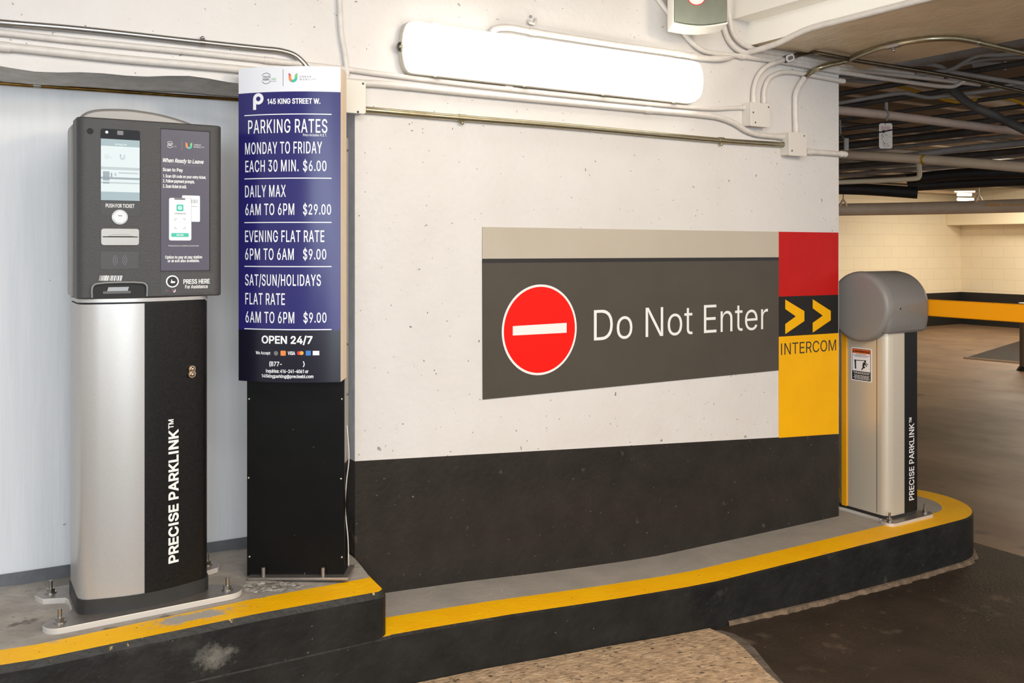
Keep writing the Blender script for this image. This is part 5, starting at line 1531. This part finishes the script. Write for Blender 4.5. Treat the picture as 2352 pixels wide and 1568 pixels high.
MB().prism(GF, disc_poly(dsx, dsz, 0.033, n=28), 0.004, 0.0072).build('sticker_centre', m_white, gb)

# ------------------------------------------------------------------ barrier gate
BK = low_h(2.6)
bg = thing('barrier_gate', W(2.62, 0.06, BK), 'silver parking barrier with rounded grey hood and yellow arm on the kerb nose', 'barrier gate')
BU0, BU1, BV0, BV1 = 2.500, 2.735, -0.10, 0.187
cb0, cb1 = BK + 0.014, -0.385
def rounded_sec(u0, u1, v0, v1, r, n=6):
    return rrect(u0, u1, v0, v1, r, n)
MB().slab(W, rrect(BU0, BU1, BV0, BV1, 0.045, 8), cb0 + 0.012, cb1).build('cabinet', m_silverB, bg, angle=50)
MB().slab(W, rrect(BU0 - 0.002, BU1 + 0.002, BV0 - 0.002, BV1 + 0.002, 0.046, 8), cb0, cb0 + 0.013).build('plinth', m_skirt, bg)
y0_, y1_ = uvw(pu(1945, 1000, BU0 - 0.004))[1], uvw(pu(1933, 1000, BU0 - 0.004))[1]
tag(MB().box(W, BU0 - 0.006, BU0 + 0.002, y1_, y0_, cb0 + 0.010, -0.40).build('side_strip', m_yellow, bg, bevel=0.002), 'yellow strip')
b0s, b1s = uw(2077.5, 1000, BV1)[0], uw(2106, 1000, BV1)[0]
stp = MB().prism(W, [(b0s, cb0 + 0.013), (b1s, cb0 + 0.013), (b1s, cb1), (b0s, cb1)], BV1 - 0.006, BV1 + 0.0015).build('front_strip', m_blackpanel, bg)
tag(stp, 'black strip with white lettering')
t0_, t1_ = uw(2087, 1000, BV1)[0], uw(2099, 1000, BV1)[0]
text(W, 'PRECISE PARKLINK', t0_, t1_, uw(2093, 1148, BV1)[1], uw(2093, 972, BV1)[1], BV1 + 0.0022, m_white, stp, 0.012, rot=True)
text(W, 'TM', t0_, t0_ + (t1_ - t0_) * 0.5, uw(2093, 970, BV1)[1], uw(2093, 958, BV1)[1], BV1 + 0.0022, m_white, stp, 0.02, rot=True)
# door seam on the left face
sv = uvw(pu(2014, 1000, BU0))[1]
MB().box(W, BU0 - 0.0006, BU0 + 0.001, sv - 0.0012, sv + 0.0012, cb0 + 0.02, cb1 - 0.02).build('door_seam', m_textdark, bg)
# hood
HV, HW, HR = 0.058, -0.281, 0.163
hd_ = MB()
prof = [(HV + HR * math.cos(t), HW + HR * math.sin(t)) for t in [PI * k / 40 for k in range(41)]]
prof = [(HV + HR * k, w) for k, w in ((0.86, -0.398), (0.93, -0.386), (0.97, -0.355), (0.993, -0.32))] + prof + [(HV - HR * k, w) for k, w in ((0.993, -0.32), (0.97, -0.355), (0.93, -0.386), (0.86, -0.398))]
lays = [(2.472, 0.93), (2.480, 0.975), (2.492, 1.0), (2.73, 1.0), (2.755, 0.975), (2.768, 0.93), (2.772, 0.86)]
rings = [[W(u, HV + (a - HV) * s, HW + (c - HW) * s) for a, c in prof] for u, s in lays]
n = len(prof)
for A, B in zip(rings, rings[1:]):
    hd_.add(A + B, [(k, (k + 1) % n, n + (k + 1) % n, n + k) for k in range(n)])
hd_.add(rings[0], [tuple(range(n))]); hd_.add(rings[-1], [tuple(range(n))])
hood = hd_.build('hood', m_hood, bg, angle=30)
sc_ = MB()
cl_ = [(2.453, 0.86), (2.455, 0.925), (2.460, 0.965), (2.468, 0.99), (2.48, 1.005), (2.496, 1.005)]
full = disc_poly(HV, HW, HR, n=48)
rings = [[W(u, HV + (a - HV) * s, HW + (c - HW) * s) for a, c in full] for u, s in cl_]
for A, B in zip(rings, rings[1:]):
    sc_.add(A + B, [(k, (k + 1) % 48, 48 + (k + 1) % 48, 48 + k) for k in range(48)])
sc_.add(rings[0], [tuple(range(48))]); sc_.add(rings[-1], [tuple(range(48))])
sc_.build('hood_end_cap', M('grey_plastic_cap', (136, 133, 130), 0.42), bg, angle=30)
hp_ = uvw(pv(2068, 709, HV + HR * 0.99))
b = MB(); b.ball(W(hp_[0], hp_[1] - 0.002, hp_[2]), 0.006, seg=10); b.build('hood_screw', m_dark, hood)
# arm across the lane
AU0, AU1 = 2.773, 2.812
at0, at1 = -0.250, -0.328
arm = MB().prism(lambda a, b, c: W(b, a, c), [(HV - 0.02, at1), (2.9, at1), (2.9, at0), (HV - 0.02, at0)], AU0, AU1).build('arm', m_orangey, bg, bevel=0.004)
tag(arm, 'yellow barrier arm')
# warning label
wl0, wl1 = uvw(pu(1955, 840, BU0 - 0.001))[1], uvw(pu(2002.5, 840, BU0 - 0.001))[1]
wt0, wb0 = uvw(pu(1979, 799, BU0 - 0.001))[2], uvw(pu(1979, 875.5, BU0 - 0.001))[2]
def LF(a, b, c):                   # a 0..1 left to right, c 0..1 bottom to top
    return W(BU0 - 0.0005 - b, wl0 + (wl1 - wl0) * a, wb0 + (wt0 - wb0) * c)
wl = MB().prism(LF, rrect(0, 1, 0, 1, 0.06), 0.0, 0.0010).build('warning_label', m_whiteglow, bg)
MB().prism(LF, rrect(0.05, 0.95, 0.03, 0.97, 0.03), 0.0005, 0.0013).build('label_border', m_signblack, wl)
flat(MB(), LF, [(0.07, 0.30), (0.93, 0.30), (0.93, 0.955), (0.07, 0.955)], 0.0017).build('label_ground', m_whiteglow, wl, smooth=False)
flat(MB(), LF, [(0.07, 0.83), (0.93, 0.83), (0.93, 0.955), (0.07, 0.955)], 0.0020).build('warning_bar', m_warn, wl, smooth=False)
lm = MB()
flat(lm, LF, [(0.09, 0.855), (0.17, 0.855), (0.13, 0.93)], 0.0024)
text(LF, 'WARNING', 0.18, 0.91, 0.855, 0.93, 0.0024, None, None, 0.05, mb=lm)
for x0_, x1_, c in ((0.26, 0.74, 0.80), (0.12, 0.90, 0.765), (0.2, 0.8, 0.73)):
    x = x0_
    while x < x1_:
        w_ = random.uniform(0.03, 0.09)
        flat(lm, LF, [(x, c), (min(x + w_, x1_), c), (min(x + w_, x1_), c + 0.014), (x, c + 0.014)], 0.0024)
        x += w_ + 0.02
wm = MB()
for c in (0.255, 0.22, 0.165, 0.13, 0.095, 0.06):
    x = random.uniform(0.1, 0.2)
    while x < 0.88:
        w_ = random.uniform(0.04, 0.12)
        flat(wm, LF, [(x, c), (min(x + w_, 0.9), c), (min(x + w_, 0.9), c + 0.016), (x, c + 0.016)], 0.0018)
        x += w_ + 0.02
wm.build('small_print', m_whiteglow, wl, smooth=False)
# pictogram: post, arm, struck figure
flat(lm, LF, [(0.20, 0.36), (0.26, 0.36), (0.25, 0.60), (0.18, 0.60)], 0.0024)
arc_band(lm, LF, 0.21, 0.61, 0.0, 0.045, 0.62, 0, 2 * PI, 0.0025)
flat(lm, LF, [(0.22, 0.60), (0.74, 0.635), (0.74, 0.65), (0.22, 0.625)], 0.0024)
arc_band(lm, LF, 0.69, 0.60, 0.0, 0.05, 0.62, 0, 2 * PI, 0.0026)
for poly in ([(0.60, 0.58), (0.68, 0.56), (0.64, 0.47), (0.56, 0.47)], [(0.66, 0.57), (0.84, 0.535), (0.83, 0.515), (0.66, 0.54)], [(0.64, 0.56), (0.80, 0.47), (0.77, 0.455), (0.62, 0.53)],
             [(0.56, 0.48), (0.64, 0.48), (0.70, 0.42), (0.64, 0.40), (0.57, 0.45)], [(0.58, 0.44), (0.64, 0.42), (0.54, 0.34), (0.50, 0.345)]):
    flat(lm, LF, poly, 0.0027)
lm.build('pictogram', m_signblack, wl, smooth=False)
# base plate and anchors
pl = lobe_plate(2.6175, 0.045, 0.165, 0.195, 0.130, 0.035)
pb = MB().slab(W, pl, BK - 0.004, BK + 0.0145, 0, 1).build('base_plate', [m_plate, m_platee], bg, bevel=0.0015)
for u, v in ((2.487, 0.205), (2.747, 0.205), (2.487, -0.115)):
    anchor(pb, u, v, BK + 0.0145, 0.04)

# broken mortar round the pylon foot: a thin smear and a few chips
sm = MB()
outl = [(556, 1340), (570, 1331), (590, 1326), (612, 1322), (640, 1327), (662, 1334), (690, 1338), (704, 1343), (690, 1351), (664, 1353), (640, 1358), (612, 1357), (590, 1363), (566, 1360), (552, 1352)]
pp_ = []
for x, y in outl:
    u, v, w = uvw(pw(x, y, up_h(-0.35)))
    pp_.append((u, v))
cxm = sum(p[0] for p in pp_) / len(pp_); cym = sum(p[1] for p in pp_) / len(pp_)
rnd = random.Random(4)
ring = []
for (a, b), (a2, b2) in zip(pp_, pp_[1:] + pp_[:1]):
    for q in range(4):
        t = q / 4
        k = 1 + rnd.uniform(-0.12, 0.1)
        ring.append((cxm + ((a + (a2 - a) * t) - cxm) * k, cym + ((b + (b2 - b) * t) - cym) * k))
n = len(ring)
V = [W(a, b, up_h(a) + 0.0006) for a, b in ring] + [W(cxm + (a - cxm) * 0.88, cym + (b - cym) * 0.88, up_h(a) + 0.0022) for a, b in ring] + [W(cxm + (a - cxm) * 0.45, cym + (b - cym) * 0.45, up_h(a) + 0.003) for a, b in ring] + [W(cxm, cym, up_h(cxm) + 0.0032)]
sm.add(V, [(k, (k + 1) % n, n + (k + 1) % n, n + k) for k in range(n)] + [(n + k, n + (k + 1) % n, 2 * n + (k + 1) % n, 2 * n + k) for k in range(n)] + [(2 * n + k, 2 * n + (k + 1) % n, 3 * n) for k in range(n)])
tag(sm.build('mortar_smear', m_rubble, angle=12), 'thin grey smear of crumbled mortar at the foot of the black sign pylon', 'mortar')
for x, y, s_ in ((600, 1345, 0.010), (650, 1347, 0.007), (578, 1352, 0.008), (630, 1352, 0.006), (676, 1347, 0.005)):
    u, v, w = uvw(pw(x, y, up_h(-0.3)))
    b = MB()
    b.ball(W(u, v, up_h(u) + 0.004 + s_ * 0.25), s_, seg=7, sq=(1.5, 1.1, 0.42))
    for q in range(len(b.v)):
        b.v[q] = b.v[q] + Vector((rnd.uniform(-1, 1), rnd.uniform(-1, 1), rnd.uniform(-0.4, 0.4))) * s_ * 0.3
    tag(b.build('mortar_chip', m_rubble, angle=20), 'chip of pale broken mortar on the smear in front of the black sign pylon', 'rubble', 'mortar chips at the foot of the rate sign')

# ------------------------------------------------------------------ pipes and cables under the garage ceiling
def pipe(label, pts, r, mat, cat='pipe', name='pipe', group=None, straps=(), n=6, on=True):
    if on:                          # runs on past the picture edge
        d = (pts[-1] - pts[-2]).normalized()
        d.z *= 0.3
        pts = list(pts) + [pts[-1] + d * 1.5]
    return conduit(name, label, pts, r, mat, group, straps, cat, 14, n)


pp = pipe('dusty pink pipe with a paper tag hanging below it', [at(1880, 249, 4.95), at(2034, 264, 5.25), at(2169, 281, 5.5), at(2420, 311, 6.0)], 0.025, m_pipepink)
b = MB(); b.tube([at(2036, 236, 5.25), at(2036, 252, 5.24)], 0.009, 8); b.tube(smooth_path([at(2036, 250, 5.24), at(2042, 263, 5.215), at(2036, 277, 5.24)], 5), 0.0045, 8); b.build('hanger', m_pipegrey, pp)
tg = thing('paper_tag', at(2034, 341, 5.15), 'white tag with black and red handwriting hung under the dusty pink pipe', 'tag')
def TF(a, b, c):
    return V3(*(catc(2034, 312, 5.15) + Vector((a, -b, c))))
k_ = 5.15 / F
MB().prism(TF, rrect(-15 * k_, 15.5 * k_, -29 * k_, 29 * k_, 0.012), -0.001, 0.001).build('card', m_tag, tg)
tm = MB()
for i, (cx_, cy_, s) in enumerate([(random.uniform(-9, 9), random.uniform(-24, 4), random.uniform(3, 6)) for _ in range(16)]):
    ang = random.uniform(0.3, 1.2) * random.choice((1, -1))
    dx, dy = math.cos(ang) * s, math.sin(ang) * s
    tm.add([TF((cx_ - dx) * k_, 0.0016, (cy_ - dy) * k_), TF((cx_ + dx) * k_, 0.0016, (cy_ + dy) * k_), TF((cx_ + dx + 0.8) * k_, 0.0016, (cy_ + dy) * k_), TF((cx_ - dx + 0.8) * k_, 0.0016, (cy_ - dy) * k_)], [(0, 1, 2, 3)])
tm.build('handwriting', m_signblack, tg, smooth=False)
tm = MB()
for y in (14, 17, 20):
    tm.add([TF(-11 * k_, 0.0016, y * k_), TF(10 * k_, 0.0016, y * k_), TF(10 * k_, 0.0016, (y + 1.2) * k_), TF(-11 * k_, 0.0016, (y + 1.2) * k_)], [(0, 1, 2, 3)])
tm.build('red_print', M('faded_red_ink', (170, 110, 104), 0.6), tg, smooth=False)
b = MB(); b.tube([TF(-16 * k_, 0.003, 8 * k_), TF(-5 * k_, 0.004, 9.5 * k_), TF(16 * k_, 0.003, 14 * k_)], 0.004, 6); b.ball(TF(-5 * k_, 0.004, 10 * k_), 0.008, seg=8); b.build('tie', m_dark, tg)
b = MB(); b.tube([TF(-1 * k_, 0.001, 26 * k_), TF(1.5 * k_, 0.0, 36 * k_)], 0.0022, 6); b.build('string', m_dark, tg)
pp = pipe('tan sloping pipe with a yellow band', [at(1880, 351, 7.4), at(1946, 355.5, 7.0), at(2121, 366, 6.35), at(2352, 384, 5.6), at(2420, 390, 5.4)], 0.0335, m_pipetan)
b = MB(); b.tube([at(2121, 366, 6.35), at(2128.5, 366.6, 6.325)], 0.0345, 14); tag(b.build('yellow_band', m_cableyellow, pp), 'yellow band')
b = MB(); b.tube([at(1944, 318, 5.15), at(1944, 346, 5.15)], 0.013, 8); b.tube([at(1930, 275, 7.0), at(1931, 309, 7.0), at(1944, 322, 5.15)], 0.006, 8); b.build('hanger', m_pipegrey, pp)
pp = pipe('fat tan pipe with yellow caution tape hanging low across the garage', [at(1880, 482, 10.6), at(2135, 478, 10.1), at(2352, 472, 9.4), at(2440, 469, 9.1)], 0.071, m_pipetan)
for x, y, z in ((1937, 462, 10.4), (2248, 452, 9.72)):
    b = MB(); b.tube(smooth_path([at(x - 8, y + 12, z), at(x - 4, y + 2, z), at(x, y - 3, z), at(x + 4, y + 2, z), at(x + 8, y + 12, z)], 4), 0.012, 8); b.tube([at(x, y - 3, z), at(x, y - 30, z)], 0.008, 8); b.build('hanger', m_pipetan, pp)
tb = MB()
for i in range(9):
    x = 2264 + i * 4.2
    zz = 9.68 - (x - 2250) * 0.0032 - 0.086
    tb.add([at(x, 473.5, zz), at(x + 2.2, 473.5, zz), at(x + 3.6, 467.5, zz), at(x + 1.4, 467.5, zz)], [(0, 1, 2, 3)], 0)
tb.build('hazard_stripes', m_yellow, pp, smooth=False)
def CFm(a, b, c):
    x = 2304 + a * 130
    return at(x, 473.5 - 6 * c, 9.68 - (x - 2250) * 0.0032 - 0.087)
text(CFm, 'CAUTION  LOW CLEARANCE', 0, 1, 0, 1, 0, m_yellow, pp, 0.015, name='caution_lettering', asp=20.0)
pipe('black insulated pipe ending bluntly behind the wall, left of the low tan pipe hanger', [at(1880, 432, 9.9), at(1990, 435, 9.8), at(2108, 443, 9.6)], 0.062, m_pipeblack, on=False)
pipe('black insulated pipe running to the right edge, upper of two', [at(2085, 412, 9.7), at(2200, 400, 9.4), at(2352, 395, 9.0), at(2440, 393, 8.8)], 0.058, m_pipeblack)
pipe('black insulated pipe running to the right edge, lower of two', [at(2085, 428, 9.9), at(2200, 421, 9.7), at(2352, 414, 9.3), at(2440, 411, 9.0)], 0.056, m_pipeblack)
pipe('cream pipe with an upturned elbow above the black insulated pipe', [at(1880, 420, 9.0), at(1926, 418.5, 9.0), at(2100, 410, 8.9), at(2109, 408, 8.9), at(2112, 401, 8.9), at(2110, 372, 8.9)], 0.024, m_creambeam, on=False)
pipe('grey pipe crossing above the tan sloping pipe at the right edge', [at(2110, 355, 6.9), at(2200, 343, 6.8), at(2352, 328, 6.5), at(2440, 319, 6.4)], 0.026, m_pipegrey)
pipe('pale grey conduit dipping in a wave under the ceiling', [at(1880, 245, 5.7), at(1926, 237, 5.7), at(2073, 214, 5.6), at(2092, 216, 5.6), at(2131, 224, 5.6), at(2159, 222, 5.6), at(2227, 214, 5.5), at(2352, 198, 5.4), at(2420, 190, 5.3)], 0.0125, m_pipegrey, 'conduit', 'conduit')
pipe('yellow cable sagging among the grey conduits', [at(1890, 197, 6.2), at(1929, 195, 6.2), at(1981, 192, 6.2), at(2035, 191, 6.2), at(2067, 199, 6.2), at(2140, 219.5, 6.2), at(2169, 229, 6.2), at(2198, 234, 6.2), at(2246, 229, 6.2), at(2304, 225, 6.2), at(2342, 235, 6.2), at(2400, 262, 6.2)], 0.011, m_cableyellow, 'cable', 'cable')
pipe('dark flat hose drooping to the right edge', [at(2190, 208, 5.5), at(2220, 234, 5.45), at(2252, 252, 5.4), at(2290, 268, 5.4), at(2352, 297, 5.3), at(2420, 330, 5.3)], 0.026, m_pipedark, 'cable', 'cable')
pipe('light grey conduit with a hump near the beam, left end lower', [at(2040, 151, 5.2), at(2090, 147, 5.2), at(2135, 148, 5.2), at(2160, 153, 5.2), at(2178, 163, 5.2), at(2227, 172, 5.2), at(2300, 184, 5.2), at(2420, 200, 5.2)], 0.0125, m_pipegrey, 'conduit', 'conduit')
pipe('light grey conduit sweeping upward in an S beside the grey box', [at(1900, 180, 5.3), at(2040, 176, 5.2), at(2100, 172, 5.15), at(2155, 165, 5.1), at(2188, 158, 5.05), at(2227, 135, 5.0), at(2250, 127, 5.0), at(2290, 126, 5.0), at(2352, 122, 5.0), at(2420, 118, 5.0)], 0.0130, m_pipegrey, 'conduit', 'conduit')
pipe('light grey conduit straight below the S-shaped conduit', [at(2200, 150, 5.2), at(2255, 138, 5.2), at(2310, 133, 5.2), at(2352, 131, 5.2), at(2420, 128, 5.2)], 0.0105, m_pipegrey, 'conduit', 'conduit')
pipe('pale conduit running under the hump of the grey conduits', [at(1926, 182, 5.3), at(2010, 188, 5.3), at(2060, 180, 5.3), at(2115, 176, 5.3)], 0.011, m_pipegrey, 'conduit', 'conduit', on=False)
gbx = thing('ceiling_box', at(2272, 160, 5.6), 'grey square electrical box among the conduits under the ceiling', 'electrical box')
MB().prism(lambda a, b, c: at(a, c, 5.5 + b), [(2230, 142), (2311, 142), (2311, 158), (2236, 161)], 0, 0.18).build('box', m_pipegrey, gbx, bevel=0.004)
MB().prism(lambda a, b, c: at(a, c, 5.49 + b), [(2306, 141), (2312, 141), (2312, 161), (2306, 161)], 0, 0.19).build('cover_lip', m_galv, gbx)
# long runs side by side under the dark ceiling
k = 0
rg = random.Random(11)
for k in range(24):
    v = -1.15 - 0.33 * k
    w = rg.choice((1.22, 1.18, 1.14, 1.09)) - 0.006 * k
    r = rg.choice((0.014, 0.02, 0.026, 0.034))
    mt = rg.choice((m_pipedark, m_pipegrey, m_pipedark, m_pipetan))
    tag(MB().tube([W(-0.8, v, w), W(16.0, v, w)], r, 10).build('ceiling_pipe', mt), 'dim pipe in the parallel runs along the dark garage ceiling', 'pipe', 'pipe runs parallel to the wall under the garage ceiling')
for k in range(13):
    u = 3.4 + 0.46 * k + rg.uniform(-0.1, 0.1)
    w = 1.02 - 0.012 * k
    r = rg.choice((0.014, 0.018, 0.024, 0.034))
    mt = rg.choice((m_pipedark, m_pipegrey, m_pipegrey, m_pipedark))
    tag(MB().tube([W(u, 2.6, w), W(u, -12.5, w)], r, 10).build('ceiling_pipe', mt), 'dim cross pipe passing under the parallel runs along the dark garage ceiling', 'pipe', 'cross pipes under the garage ceiling')

# fluorescent lamp deep in the garage
fl = thing('ceiling_lamp', at(2216, 440, 13.0), 'distant lit twin-tube lamp above the low tan pipe', 'light fixture')
for y, x0, x1 in ((446.5, 2200, 2230), (457.5, 2200, 2235)):
    b = MB(); b.tube([at(x0, y, 13.0), at(x1, y + 0.5, 12.8)], 0.022, 10); b.build('tube', m_tubeglow, fl)
MB().prism(lambda a, b, c: at(a, c, 12.9 + b), [(2192, 438), (2240, 438), (2240, 442), (2192, 442)], 0, 0.35).build('reflector', m_creambeam, fl)
# bollard by the right picture edge
bo = thing('bollard', pw(2358, 851, -1.47), 'short grey bollard with pale cap at the right picture edge', 'bollard')
bx, by = bo.location.x, bo.location.y
b = MB(); b.tube([Vector((bx, by, 0.0)), Vector((bx, by, 0.77))], 0.075, 18); b.build('post', M('bollard_grey', (112, 96, 76), 0.6), bo)
b = MB(); b.tube([Vector((bx, by, 0.77)), Vector((bx, by, 0.80))], 0.085, 18); b.build('cap', m_tag, bo)
b = MB(); b.tube([Vector((bx, by, 0.0)), Vector((bx, by, 0.05))], [0.11, 0.08], 18); b.build('foot', m_backblack, bo)
